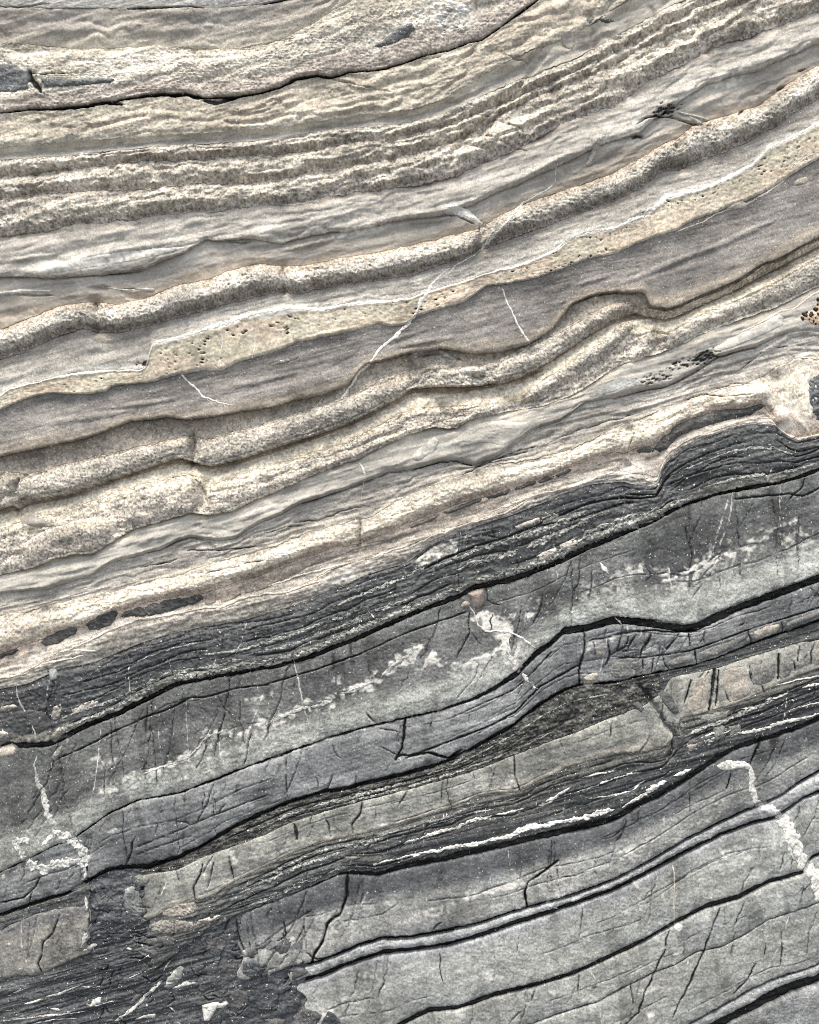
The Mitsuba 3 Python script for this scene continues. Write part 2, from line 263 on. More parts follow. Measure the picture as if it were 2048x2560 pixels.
# notches across the granular ridges
joint('197,636 201,655 199,680 200,698', 5, 5, 0.22, 2.5); joint('595,563 597,590 598,616', 3.0, 4.5, 0.2, 1.5)
joint('1425,304 1432,325 1444,350', 6, 6, 0.2, 2.0); joint('405,910 407,940 402,975 398,985', 5, 6, 0.28, 2.0)
joint('760,1100 758,1128 757,1146', 2.4, 5, 0.45, 1.4); joint('1338,905 1330,930 1322,958', 2.8, 5, 0.4, 1.6)
joint('412,1010 430,1040 436,1062', 4, 5, 0.3, 2); joint('40,1010 30,1040 28,1075', 7, 7, 0.25, 3)
joint('1117,724 1128,770 1132,800', 2.4, 4, 0.2)
# overhanging lips, thin shadowed grooves along bedding
joint('262,608 300,611 322,613', 2.6, 6, 0.3, 0.8); joint('70,583 110,586 150,583 200,578 300,570', 2.0, 4, 0.25, 1.5)
joint('30,618 70,621 110,621', 2.2, 5, 0.25, 1); joint('480,507 510,510 530,507', 2.4, 5, 0.5, 1.0)
joint('882,752 905,746 930,744 960,752 975,758', 2.2, 6, 0.4, 1.0)
joint('1205,640 1252,621 1294,616 1340,618', 2.4, 7, 0.35, 1.0)
joint('1294,841 1344,825 1400,816 1450,793 1511,754 1544,743 1594,731', 2.2, 6, 0.45, 1.2)
joint('862,992 925,974 962,972 1000,982', 2.2, 6, 0.7, 1.0); joint('300,1165 337,1159 375,1139 400,1133 431,1138', 2.0, 5, 0.4, 1.2)
joint('631,1062 731,1031 793,1008 818,996 862,993', 1.9, 5, 0.5, 1.0)
joint('1000,981 1050,966 1112,950', 2.4, 4, 0.5, 2.5)
# crinkly stringers of the olive bed
for s in ('975,1000 1040,968 1090,948 1130,940', '1150,935 1220,905 1290,885 1340,872', '1560,778 1610,738 1640,732 1670,730', '1500,822 1545,808 1580,808', '431,1208 500,1192 560,1178', '380,1160 420,1158 470,1160 540,1150', '615,1102 650,1096 670,1098 720,1076 770,1064', '560,1122 600,1112 640,1105', '290,1195 340,1188 380,1176', '1440,843 1480,830 1530,836 1580,830'):
    joint(s, 1.7, 3.0, 0.75, 3.0)
# knobs and hollows
for a in ((325, 387, 13, 8, 0, 7), (531, 368, 17, 10, 0, 7), (553, 366, 9, 7, 0, 5), (440, 55, 14, 7, 0, 4), (292, 54, 10, 5, 0, 3), (1196, 84, 15, 22, 0, -5), (1310, 115, 14, 8, 30, -3), (1345, 108, 12, 8, 30, -3),
          (940, 788, 28, 12, 10, 5), (1000, 780, 18, 12, 0, 8), (1012, 795, 16, 6, 0, -8), (1250, 700, 60, 26, 35, -4), (920, 850, 60, 26, 12, -8), (1080, 838, 24, 18, 30, -7), (1385, 712, 16, 30, 0, -10), (1350, 690, 26, 16, 20, -7),
          (1425, 640, 22, 10, 20, 4), (206, 606, 28, 9, 0, -6), (285, 622, 34, 10, -6, -7), (20, 1092, 34, 12, 20, -6), (60, 1100, 22, 10, 10, 4), (1320, 985, 26, 16, 20, -6), (1640, 880, 26, 20, 30, 5), (1672, 850, 8, 26, 10, -5), (1690, 895, 24, 7, -40, 4),
          (620, 1044, 22, 12, 20, 5), (210, 1148, 30, 8, 20, 3), (415, 1108, 12, 7, 20, -4), (1470, 1010, 60, 12, 22, -3), (30, 660, 60, 16, 8, -4), (560, 530, 40, 12, 10, -4)):
    knob(*a, seed=int(a[0]))
# pits of the cream bed and of the weathered patches
rp = np.random.RandomState(21)
def pits(n, x0, x1, fa, fb_, top, bot, r0=1.0, r1=2.2, long=1.6):
    for i in range(n):
        x = rp.uniform(x0, x1); a = float(B[top](x)); b = float(B[bot](x))
        y = a + (b - a) * rp.uniform(fa, fb_); r = r0 + (r1 - r0) * rp.rand() ** 2
        q = rp.uniform(-0.5, 0.1)
        joint(np.array([[x - r * rp.uniform(0.3, long), y + q], [x + r * rp.uniform(0.3, long), y - 0.25 * r]]), r + 0.5, 5.0, 1.0, 0.3)
pits(16, 335, 450, 0.12, 0.9, 'u12', 'u13', 0.7, 2.2, 2.6); pits(30, 335, 470, 0.2, 0.95, 'u12', 'u13', 0.3, 0.8, 2.0); pits(20, 131, 330, 0.3, 0.95, 'u12', 'u13', 0.3, 1.1)
pits(12, 460, 660, 0.12, 0.42, 'u12', 'u13', 0.7, 2.2, 2.6); pits(24, 640, 860, 0.1, 0.6, 'u12', 'u13', 0.3, 0.9)
pits(22, 1585, 1745, 0.08, 0.85, 'u12', 'u13', 0.6, 1.8, 1.6); pits(50, 1580, 1745, 0.05, 0.95, 'u12', 'u13', 0.2, 0.8, 1.6); pits(40, 1040, 1330, 0.05, 0.4, 'u12', 'u13', 0.3, 1.2); pits(20, 1100, 1300, 0.75, 0.98, 'u12', 'u13', 0.8, 1.6)
pits(26, 1390, 1560, 0.10, 0.34, 'u12', 'u13', 0.4, 1.3); pits(16, 870, 960, 0.2, 0.9, 'u12', 'u13', 0.9, 1.8)
def pit_patch(n, x, y, rx, ry, ang, r0=1.2, r1=2.6):
    c, s = math.cos(math.radians(ang)), math.sin(math.radians(ang))
    for i in range(2 * n):
        u, v = rp.normal(size=2) * 0.55
        px, py = x + u * rx * c + v * ry * s, y - u * rx * s + v * ry * c
        e = rp.uniform(0.3, 3.2)
        joint(np.array([[px - e, py + 0.3 * e], [px + rp.normal(), py + rp.normal()], [px + e, py - 0.3 * e + rp.normal() * 0.6]]), rp.uniform(0.35 * r0, 0.8 * r1), 4, rp.uniform(0.6, 1.0), 0.8)


pit_patch(34, 1397, 233, 24, 10, 15); pit_patch(26, 1377, 799, 28, 12, 15, 1.4, 3.0); pit_patch(40, 1485, 752, 28, 12, 22, 1.6, 3.4); pit_patch(22, 1425, 768, 30, 10, 18, 1.0, 2.0)
pit_patch(30, 1040, 908, 36, 14, 12, 0.8, 1.5); pit_patch(8, 1350, 455, 16, 5, 20, 2.0, 3.4); pit_patch(7, 300, 767, 10, 6, 0, 2.0, 4.0); pit_patch(4, 603, 696, 4, 6, 0, 2.5, 4.0)
pit_patch(14, 470, 1225, 12, 5, 20, .8, 1.4)
# mineral tones of the pale rock
patch(1397, 236, 46, 20, 15, -0.22, 5); patch(1440, 762, 90, 22, 20, -0.20, 6); patch(1482, 750, 30, 13, 22, -0.55, 7)
patch(800, 98, 60, 24, 30, 0.22, 1); patch(950, 30, 70, 46, 0, 0.42, 2); patch(430, 4, 60, 10, 0, 0.5, 3)
patch(190, 545, 170, 15, 10, 0.30, 4); patch(965, 444, 34, 12, -10, 0.65, 8); patch(770, 482, 90, 9, 10, 0.35, 9); patch(1540, 165, 50, 18, 26, 0.35, 10); patch(1440, 200, 40, 12, 26, 0.30, 11); patch(1345, 250, 16, 28, 0, 0.30, 12)
patch(590, 655, 90, 12, 10, 0.6, 13); patch(1170, 582, 60, 12, 22, -0.05, 14)
patch(1690, 745, 24, 10, 0, 0.5, 15); patch(1570, 808, 30, 7, 10, 0.35, 16); patch(1340, 985, 40, 26, 20, 0.28, 17); patch(1670, 880, 50, 40, 20, 0.22, 18)
patch(920, 1170, 80, 22, 25, 0.35, 19); patch(720, 1215, 90, 16, 20, 0.25, 20); patch(80, 1380, 60, 14, 18, 0.25, 21)

# -- the dark rock below
for fr, w, d in ((0.10, 1.4, 0.5), (0.27, 2.2, 0.8), (0.47, 2.6, 0.9), (0.62, 1.7, 0.8), (0.8, 2.2, 0.9)):
    x = 110 + 60 * ((fr * 37) % 1)
    while x < 1730:
        n = 100 + 320 * rp.rand(); lamina('l2', 'p3a', fr, x, min(x + n, 1765), w * rp.uniform(0.6, 1.2), 4.5, d, 0.16); x += n + 120 * rp.rand()
lamina('l2', 'p3a', 0.33, 895, 1420, 3.0, 7, 0.95, 0.05)
lamina('p3b', 'p4a', 0.0, 0, 1, 1)
joint('112,1603 175,1575 225,1548 300,1513 362,1490 400,1470 431,1468 506,1448 560,1442 581,1435 656,1413 756,1378 862,1330 925,1308 985,1288', 1.9, 7, 0.95, 1.2)
joint('100,1405 112,1440 104,1470 98,1500 112,1545', 2.0, 4, 0.6, 5, 8)
for s in ('240,1500 246,1550 256,1590 262,1632', '312,1486 309,1520 306,1556', '701,1378 705,1418', '723,1398 728,1446', '738,1352 741,1392', '773,1376 781,1430', '651,1390 655,1430', '620,1395 622,1440 616,1460', '452,1448 470,1490 500,1520'):
    joint(s, 1.5, 1.5, 0.62, 3, 6)
joint('989,1288 987,1315 990,1333 967,1373 962,1387', 2.0, 5, 0.8); joint('992,1330 1012,1357', 1.5, 4, 0.7)
joint('1022,1233 1027,1263 1036,1270 1052,1274', 1.8, 5, 0.7); joint('995,1388 1007,1398 1005,1420 992,1437 975,1455 957,1480', 1.5, 4, 0.6)
joint('1444,1108 1449,1140 1459,1170 1451,1200 1430,1206', 1.6, 4, 0.65); joint('1544,1051 1620,1044 1669,1040 1690,1046 1725,1028 1765,1018', 2.2, 6, 0.9)
joint('1694,1008 1690,1025 1672,1040 1660,1055', 2.4, 6, 0.9); joint('1480,1232 1462,1252 1458,1262', 1.3, 3, 0.6)
joint('1230,1326 1232,1365 1222,1398 1220,1445', 2.6, 8, 0.95)
joint('1220,1400 1137,1446 1087,1498 1037,1526 962,1556 882,1586 855,1597', 2.2, 7, 0.95, 1.2); joint('1162,1373 1115,1423 1082,1453 1012,1483 950,1513', 1.6, 5, 0.75, 1.2)
joint('862,1593 900,1585 930,1593 945,1598 972,1580', 3.6, 10, 1.0, 1.4); joint('853,1514 852,1545 847,1578 834,1600', 4.0, 9, 1.0, 2.0); joint('834,1598 846,1590 862,1592', 2.6, 8, 1.0)
joint('771,1500 780,1512 791,1522', 2.2, 6, 0.9); joint('701,1560 703,1583 718,1597', 1.6, 4, 0.7); joint('800,1534 836,1540 842,1566', 1.8, 5, 0.8); joint('801,1572 820,1582 834,1590', 1.7, 5, 0.8)
joint('910,1492 911,1520 906,1535', 1.6, 4, 0.6)
joint('0,1902 50,1890 72,1870 85,1847', 2.2, 6, 0.9); joint('60,1906 68,1872', 1.6, 5, 0.8); joint('155,1767 180,1785 182,1842', 2.6, 7, 0.9)
joint('287,1762 280,1775 277,1797 265,1822', 2.2, 6, 0.9); joint('282,1786 350,1760 431,1725 500,1698 566,1674', 1.7, 5, 0.85, 1.0); joint('282,1802 350,1777 405,1759', 1.5, 5, 0.8, 1.0); joint('350,1730 392,1732 400,1738', 1.7, 4, 0.8)
joint('272,1690 275,1708 266,1720', 1.3, 3, 0.6); joint('345,1680 340,1700 334,1716', 1.2, 3, 0.5); joint('520,1690 524,1704 521,1722', 1.3, 3, 0.5)
joint('701,1632 696,1648 690,1664', 2.0, 6, 0.9); joint('666,1637 670,1650 668,1666', 1.6, 5, 0.8); joint('751,1635 748,1654', 1.5, 4, 0.7)
# rubbly right end of the thin grey beds
joint('1294,1337 1330,1330 1369,1328 1400,1331 1440,1331 1469,1330', 2.4, 7, 0.95); joint('1240,1350 1280,1342 1294,1337', 2.0, 6, 0.9)
joint('1300,1388 1319,1384 1351,1386 1394,1380 1456,1370 1519,1348 1594,1320 1644,1305 1725,1280 1765,1266', 2.0, 6, 0.9, 1.2)
for s in ('1340,1337 1330,1350 1322,1366', '1373,1330 1366,1350 1352,1368 1350,1385', '1433,1331 1420,1350 1394,1377', '1450,1332 1452,1350 1456,1370', '1322,1340 1318,1362 1300,1372', '1354,1388 1355,1410', '1376,1386 1374,1416', '1397,1384 1400,1400 1410,1409', '1464,1371 1468,1400', '1575,1326 1578,1340 1585,1354', '1644,1306 1650,1322 1648,1334', '1280,1345 1284,1380 1278,1400', '1250,1352 1256,1390', '1310,1372 1340,1368'):
    joint(s, 2.3, 6, 0.9, 2.0)
for s, w in (('1456,1432 1450,1456 1442,1480', 3.0), ('1505,1412 1501,1453 1494,1495', 6.5), ('1514,1412 1512,1450 1508,1488', 3.0), ('1529,1456 1537,1480', 2.2), ('1579,1402 1581,1425 1588,1442', 2.2), ('1549,1430 1552,1444 1545,1448', 2.2), ('1641,1378 1640,1430', 3.6), ('1671,1392 1677,1414', 2.6), ('1684,1362 1680,1392', 2.2), ('1716,1354 1709,1372 1708,1400', 2.4), ('1414,1440 1415,1480', 1.6), ('1604,1440 1612,1460', 1.6)):
    joint(s, w, 6, 0.85, 1.6, 3)
joint('1352,1446 1378,1484 1398,1515 1424,1552 1414,1592', 9, 7, 0.62, 4, 16); joint('1366,1500 1362,1525 1360,1560', 1.6, 3, 0.5); joint('1372,1498 1390,1520 1410,1530', 1.6, 4, 0.7)
# cream bed
for s, w in (('763,1690 761,1710 741,1737 744,1758', 2.6), ('683,1715 693,1740 696,1762', 2.0), ('620,1736 624,1752 626,1768', 4.6), ('481,1802 488,1827 493,1856', 2.2), ('451,1812 438,1870', 2.0), ('427,1820 420,1846 408,1870 412,1896', 2.4), ('370,1834 378,1856', 1.7), ('1082,1590 1085,1637 1096,1668', 2.4), ('792,1700 790,1730', 1.3), ('932,1648 930,1694', 1.3), ('1180,1560 1190,1590', 1.2), ('1290,1520 1284,1560', 1.3)):
    joint(s, w, 5, 0.85, 1.8, 2.5)
joint('125,1925 110,1965 90,1985 88,2010 80,2030 88,2056', 2.2, 5, 0.85, 2, 3); joint('62,1940 58,1985 62,2030', 1.4, 2, 0.5, 2, 5)
# dark shale under the cream bed
for fr, x0, x1, w in ((0.16, 500, 900, 1.7), (0.34, 520, 1000, 2.2), (0.5, 740, 1200, 1.6), (0.62, 480, 760, 3.0), (0.25, 900, 1400, 1.8), (0.45, 1150, 1480, 1.8), (0.7, 1100, 1420, 1.6), (0.2, 1440, 1760, 1.7), (0.45, 1450, 1760, 2.0), (0.65, 1500, 1760, 1.6), (0.85, 500, 900, 1.8), (0.12, 1000, 1300, 1.3)):
    lamina('p7', 'p8a', fr, x0, x1, w, 4.5, 0.9, 0.10)
lamina('p5b', 'p6', 0.5, 560, 1250, 1.5, 3.0, 0.7, 0.25); lamina('p5b', 'p6', 0.3, 480, 900, 2.0, 4.0, 0.9, 0.2); lamina('p5b', 'p6', 0.7, 600, 1210, 1.3, 3.0, 0.7, 0.2)
# lower grey beds
joint('732,1842 731,1885 718,1922 688,1947 681,1982 661,2012 656,2034', 3.4, 8, 0.95, 2.5, 5); joint('481,1938 472,1962 460,1990', 2.2, 5, 0.9); joint('498,1938 500,1962 506,1985 515,2002', 2.4, 6, 0.9)
joint('656,1916 620,1942 586,1962 536,1998', 3.0, 3, 0.5, 2.5, 9); joint('841,1900 806,1925 760,1934 718,1941', 1.4, 3, 0.5); joint('576,1925 576,1970', 1.2, 2, 0.5)
joint('1176,1812 1160,1824 1137,1840 1112,1857 1105,1880 1112,1913', 3.2, 9, 1.0, 1.6); joint('930,1942 918,1952 910,1962', 1.8, 5, 0.9)
joint('1320,1722 1316,1740 1310,1758', 1.7, 4, 0.8); joint('1345,1702 1342,1742', 1.5, 3, 0.6); joint('1541,1612 1538,1640 1529,1664', 2.2, 5, 0.85); joint('1526,1665 1469,1690 1419,1715', 1.3, 3, 0.6); joint('1606,1556 1594,1578 1580,1608', 3.2, 7, 0.95)
joint('1584,1828 1569,1855 1559,1884', 1.5, 3, 0.6, 2, 3); joint('1454,1830 1458,1860 1461,1896', 1.2, 2, 0.45, 2, 4); joint('1652,1795 1648,1815 1640,1838', 1.8, 3, 0.6, 2, 3); joint('1131,1955 1128,1985', 1.4, 2, 0.5, 2, 3); joint('755,2035 758,2050 748,2060', 1.8, 4, 0.7); joint('753,2070 752,2110', 1.2, 2, 0.4, 2, 6)
for s, w in (('1409,1960 1399,2005 1379,2050 1361,2087 1344,2132 1315,2160', 2.4), ('1516,1912 1501,1952 1484,2000 1466,2037 1449,2077 1429,2115 1416,2142', 2.4), ('1329,2070 1331,2090 1334,2120', 2.0), ('1566,1903 1556,1930 1541,1964', 1.6), ('1646,1962 1648,1990 1644,2038', 1.7), ('1591,2028 1574,2065 1546,2092', 2.2), ('1219,2052 1216,2106', 1.3), ('1127,2088 1120,2108', 1.6), ('1548,1965 1540,2010', 1.2), ('1612,1985 1610,2030', 1.2), ('1100,2125 1070,2160', 1.2), ('520,1935 524,1980', 1.1), ('1706,1945 1700,2020', 1.2)):
    joint(s, w, 5, 0.85, 2.4, 3)
# tones of the dark beds
for a in ((1040, 1312, 46, 22, -20, 0.55), (1078, 1370, 28, 40, 0, 0.5), (1010, 1405, 70, 34, 15, 0.24), (885, 1385, 34, 30, 0, 0.4), (1270, 1240, 60, 40, 20, 0.22), (1500, 1190, 120, 40, 25, 0.22), (1440, 1230, 50, 26, 20, 0.2), (1680, 1150, 50, 40, 20, 0.24), (1380, 1090, 30, 16, 20, 0.22),
          (225, 1655, 26, 16, 20, 0.35), (320, 1626, 40, 14, 20, 0.4), (420, 1580, 60, 12, 20, 0.35), (545, 1540, 90, 10, 18, 0.30), (440, 1600, 80, 12, 20, 0.2), (640, 1572, 80, 9, 18, 0.26),
          (1045, 1872, 44, 8, 12, 0.5), (1078, 1866, 16, 8, 12, 0.55), (905, 1925, 60, 16, 20, 0.26), (1340, 1780, 60, 9, 25, 0.4), (1180, 1850, 60, 10, 20, 0.25), (700, 1960, 40, 14, 20, 0.25), (1540, 1812, 50, 24, 20, 0.15), (680, 2130, 40, 26, 0, 0.18), (1372, 2137, 14, 10, 0, 0.5), (1428, 1952, 8, 8, 0, 0.8), (1400, 1860, 20, 20, 0, 0.22), (1660, 2030, 30, 12, 20, 0.2),
          (1610, 1330, 36, 14, 24, 0.25), (1560, 1455, 26, 22, 10, 0.28), (1010, 1885, 90, 10, 14, 0.15), (1150, 1030, 120, 10, 25, 0.12), (100, 1460, 60, 22, 10, -0.3), (60, 1545, 60, 40, 0, -0.34), (1090, 1130, 60, 14, 22, -0.12), (130, 1560, 26, 16, 30, 0.12), (60, 1700, 70, 60, 0, -0.22)):
    patch(*a, seed=int(a[0] + a[1]))

# pinches where the ridges are broken into lengths
for a in ((200, 664, 44, 13, 12, 0.05), (597, 588, 36, 6, 9, 0.02), (1014, 503, 34, 9, 10, -0.5), (1432, 328, 38, 14, 12, 0.1), (870, 548, 34, 10, 3.5, 0.1), (1540, 275, 34, 10, 4, 0.2), (440, 625, 34, 9, 3.5, 0.1), (330, 660, 26, 12, 3, 0.2), (800, 560, 30, 14, 3, 0.2), (1210, 430, 30, 14, 3, 0.2), (1610, 240, 36, 14, 4, 0.2),
          (405, 945, 44, 9, 10, 0.0), (886, 800, 40, 22, 9, 0.4), (1124, 770, 40, 10, 8, 0.2), (650, 890, 26, 12, 4, 0.2), (212, 1005, 26, 12, 4, 0.2), (1330, 650, 30, 26, 6, 0.5),
          (428, 1040, 44, 9, 9, -0.2), (34, 1060, 50, 14, 9, 0.1), (700, 965, 30, 12, 5, 0.2), (940, 875, 34, 20, 8, 0.3), (1084, 858, 26, 16, 8, 0.3), (250, 1100, 40, 12, 5, 0.2), (560, 1030, 30, 12, 5, 0.2),
          (758, 1125, 40, 6, 7, 0.0), (1330, 930, 46, 8, 8, 0.2), (100, 1320, 46, 9, 7, 0.1), (1010, 1020, 34, 10, 4, 0.2), (560, 1180, 34, 10, 4, 0.2), (320, 1245, 30, 9, 3, 0.2), (1640, 830, 50, 16, 6, 0.2),
          (415, 140, 50, 8, 4, 0.05), (640, 300, 30, 8, 4, 0.2), (250, 380, 30, 10, 4, 0.1), (480, 370, 30, 10, 4, 0.2), (360, 440, 26, 10, 4, 0.3), (760, 390, 30, 10, 4, 0.2), (1040, 250, 60, 9, 6, -0.9), (1090, 300, 50, 9, 5, -0.9), (1310, 120, 40, 14, 5, -0.5), (1480, 80, 40, 8, 4, 0.3), (1200, 60, 50, 12, 4, -0.3), (1580, 50, 40, 8, 4, 0.2)):
    notch(*a)
# ledges and hollows in the smooth beds
for a in ((660, 512, 70, 8, 14, 6), (1160, 345, 60, 9, 28, 6), (900, 470, 50, 8, 5, -6), (560, 520, 60, 9, 6, -6), (300, 520, 120, 8, 10, 4), (1290, 330, 36, 14, 30, -6), (1600, 190, 60, 12, 26, -5), (1500, 210, 50, 10, 26, 5), (60, 545, 70, 7, 8, 4), (120, 600, 90, 7, 6, -4),
          (700, 700, 60, 6, 12, 3), (560, 800, 90, 9, 12, 3), (300, 850, 90, 8, 8, 3), (1400, 560, 120, 9, 22, 4), (1550, 500, 100, 9, 24, 4), (900, 720, 80, 8, 10, 4), (180, 880, 120, 10, 8, 3), (1250, 590, 60, 8, 18, 3),
          (150, 1200, 60, 9, 12, 5), (540, 1080, 50, 9, 20, 5), (640, 1050, 50, 10, 20, 5), (980, 930, 50, 12, 12, 5), (330, 1130, 50, 9, 14, 5), (830, 975, 50, 9, 14, 4), (1300, 820, 60, 12, 16, 4)):
    knob(*a, seed=int(a[0] * 3 + a[1]))
# hairline cracks and veinlets of the dark beds
rh = np.random.RandomState(4)
def hairs(top, bot, n, x0, x1, lean=0.3, w=(0.8, 1.5), calc=0.12):
    for i in range(n):
        x = rh.uniform(x0, x1); a = float(B[top](x)); b = float(B[bot](x))
        f0 = rh.uniform(-0.02, 0.7); f1 = f0 + rh.uniform(0.15, 0.7)
        if rh.rand() < 0.4: f0 = 0.0
        elif rh.rand() < 0.4: f1 = 1.05 - f0
        y0, y1 = a + (b - a) * f0, a + (b - a) * min(f1, 1.02)
        if y1 - y0 < 8: continue
        sh = (y1 - y0) * rh.uniform(-0.15, 0.55) * lean / 0.3
        m = np.array([[x, y0], [x - sh * 0.4 + rh.normal() * 3, (y0 + y1) / 2], [x - sh, y1]])
        if rh.rand() < calc: joint(m, 1.0, 0.3, -0.7, 2.0)
        else: joint(m, rh.uniform(*w), rh.uniform(2, 5), rh.uniform(0.4, 0.85), rh.uniform(3, 7), rh.choice([0, 0, 3, 6]))
for a in (('p3b', 'p4a', 26, -20, 1740), ('p4b', 'p5a', 24, -20, 1740), ('p6', 'p7', 16, 300, 1400), ('p8b', 'p9a', 18, 510, 1740), ('p10b', 'p11a', 18, 650, 1740), ('p11b', 'p12a', 13, 900, 1740), ('p12b', 'p13a', 9, 1100, 1740), ('p6', 'p7', 12, -20, 180), ('l2', 'p3a', 44, 60, 1740), ('p7', 'p8a', 30, 400, 1740)):
    hairs(*a)
# lines along the bedding of the dark beds
for top, bot, n in (('p3b', 'p4a', 7), ('p4b', 'p5a', 9), ('p8b', 'p9a', 6), ('p10b', 'p11a', 6), ('p6', 'p7', 5), ('p11b', 'p12a', 3), ('p12b', 'p13a', 3)):
    for i in range(n):
        x0 = rh.uniform(620 if top in ('p8b', 'p10b') else 1000 if top in ('p11b', 'p12b') else 300 if top == 'p6' else 0, 1450); lamina(top, bot, rh.uniform(0.08, 0.92), x0, min(x0 + rh.uniform(90, 420), 1765), rh.uniform(0.9, 1.5), 2.5, rh.uniform(0.4, 0.8), 0.12)
# mottling by dark and pale mineral
for top, bot, n, x0 in (('p3b', 'p4a', 60, -20), ('p4b', 'p5a', 30, -20), ('p8b', 'p9a', 40, 520), ('p10b', 'p11a', 46, 650), ('p11b', 'p12a', 30, 850), ('p12b', 'p13a', 20, 1100), ('p6', 'p7', 24, 310), ('p14b', 'bot', 6, 1500)):
    for i in range(n):
        x = rh.uniform(x0, 1740); a = float(B[top](x)); b = min(float(B[bot](x)), a + 120); f = rh.uniform(0.03, 0.97); y = a + (b - a) * f
        pale = f > 0.45 if top in ('p3b', 'p8b') else rh.rand() < 0.5
        patch(x, y, rh.uniform(8, 46), rh.uniform(4, 16), rh.uniform(5, 30), rh.uniform(0.08, 0.30) if pale else -rh.uniform(0.10, 0.26), int(rh.randint(9999)), 0.8)

for i in range(70):                                   # cracks that shatter the corner
    x, y = (rh.uniform(186, 300), rh.uniform(1870, 2000)) if i % 3 == 0 else (rh.uniform(200, 650), rh.uniform(1960, 2160))
    a = rh.uniform(-1.2, 1.2); n = rh.uniform(14, 50)
    joint(np.array([[x, y], [x + n * 0.5 * math.cos(a) + rh.normal() * 4, y - n * 0.5 * math.sin(a) + rh.normal() * 4], [x + n * math.cos(a + 0.4), y - n * math.sin(a + 0.4)]]), rh.uniform(1.2, 2.6), 6, 0.9, 4)

# ragged chalky zone through the thick grey bed
for line, n, a0 in (('555,1528 581,1514 638,1492 693,1478 718,1461 745,1452 781,1439 806,1422 831,1402 862,1380 885,1362', 60, 0.42), ('210,1668 240,1652 300,1632 350,1612 400,1594 431,1555 480,1540 555,1528', 46, 0.36), ('862,1382 900,1390 960,1400 1020,1390 1050,1370 1075,1345', 40, 0.34), ('300,1655 380,1640 470,1615 560,1580 640,1560', 30, 0.22), ('1010,1290 1040,1315 1060,1350 1080,1385 1095,1410', 22, 0.5), ('1380,1230 1450,1200 1530,1170 1620,1120 1720,1085', 46, 0.26)):
    q = pts(line); L_ = np.concatenate([[0], np.cumsum(np.hypot(*np.diff(q, axis=0).T))])
    for i in range(n):
        t = rh.uniform(0, L_[-1]); x, y = np.interp(t, L_, q[:, 0]), np.interp(t, L_, q[:, 1])
        patch(x + rh.normal() * 5, y + rh.normal() * 7, rh.uniform(4, 17), rh.uniform(2.5, 7), rh.uniform(0, 35), rh.uniform(0.5, 1.2) * a0, int(rh.randint(9999)), 0.9, 0.4)
for i in range(60):                                   # charcoal smears in the thick grey bed and the one below
    top, bot = (('p3b', 'p4a'), ('p4b', 'p5a'), ('p8b', 'p9a'))[i % 3]
    x = rh.uniform(-10, 1740) if i % 3 < 2 else rh.uniform(520, 1740); a = float(B[top](x)); b = float(B[bot](x))
    patch(x, a + (b - a) * rh.uniform(0.02, 0.4), rh.uniform(5, 12), rh.uniform(10, 26), rh.uniform(-20, 15), -rh.uniform(0.22, 0.4), int(rh.randint(9999)), 0.8)

ribs(900, 1760, 'c2', 'u8', 0.50, 34, 8.0, 41); ribs(-60, 560, 'u4', 'u8', 0.10, 30, 2.5, 43); ribs(1150, 1760, 'u8', 'u10', 0.52, 38, 3.0, 47); ribs(500, 960, 'c2', 'u8', 0.24, 26, 4.0, 51); ribs(-60, 420, 'u15b', 'u16', 0.28, 36, 3.5, 53)
for a in ((1030, 240, 60, 7, 7, -1.1), (1120, 150, 60, 7, 6, -0.8), (1250, 70, 50, 8, 6, 0.2), (1390, 60, 60, 7, 6, 0.4), (1170, 210, 50, 8, 6, 0.3), (1500, 120, 40, 7, 5, 0.3), (1650, 60, 40, 8, 5, 0.2), (960, 320, 40, 8, 6, -0.5), (1320, 170, 40, 8, 6, 0.4)):
    notch(*a)
for a in (('p3b', 'p4a', 22, -20, 700), ('p4b', 'p5a', 20, -20, 700), ('p8b', 'p9a', 10, 510, 800), ('p4b', 'p5a', 16, 1200, 1740), ('p6', 'p7', 12, 1300, 1740), ('p3b', 'p4a', 14, 1000, 1740)):
    hairs(*a, 0.4, (1.0, 2.0), 0.1)

# ------------------------------------------------------------------ the rock material: one table row per kind of bed
ROWS = []
def rock(c0, c1, c2, top=None, bot=None, wt=0.12, wb=0.12, ma=6.0, mb=26.0, stk=0.5, sf=150.0, grain=0.35, gs=420.0, speck=0.0, gl=1.0, gm=1.0, gr=1.0, glint=0.5, perp=0.0, sat=0.56, pale=(222, 220, 210), dark=(38, 39, 41)):
    top = top or c0; bot = bot or c0
    r = []
    for c in (c0, c1, c2, top, bot, pale, dark):
        v = np.array(C(*c)); m = v.mean(); v = m + (v - m) * sat
        r += list(np.clip(m * (v / m), 0.004, 0.9))
    r += [wt if top != c0 else 1e-3, wb if bot != c0 else 1e-3, ma, mb, stk, sf, grain, gs, speck, gl, gm, gr, glint, perp, 0.10]
    ROWS.append(r)
    return len(ROWS) - 1


NCOL = 21 + 15
TABLE = None


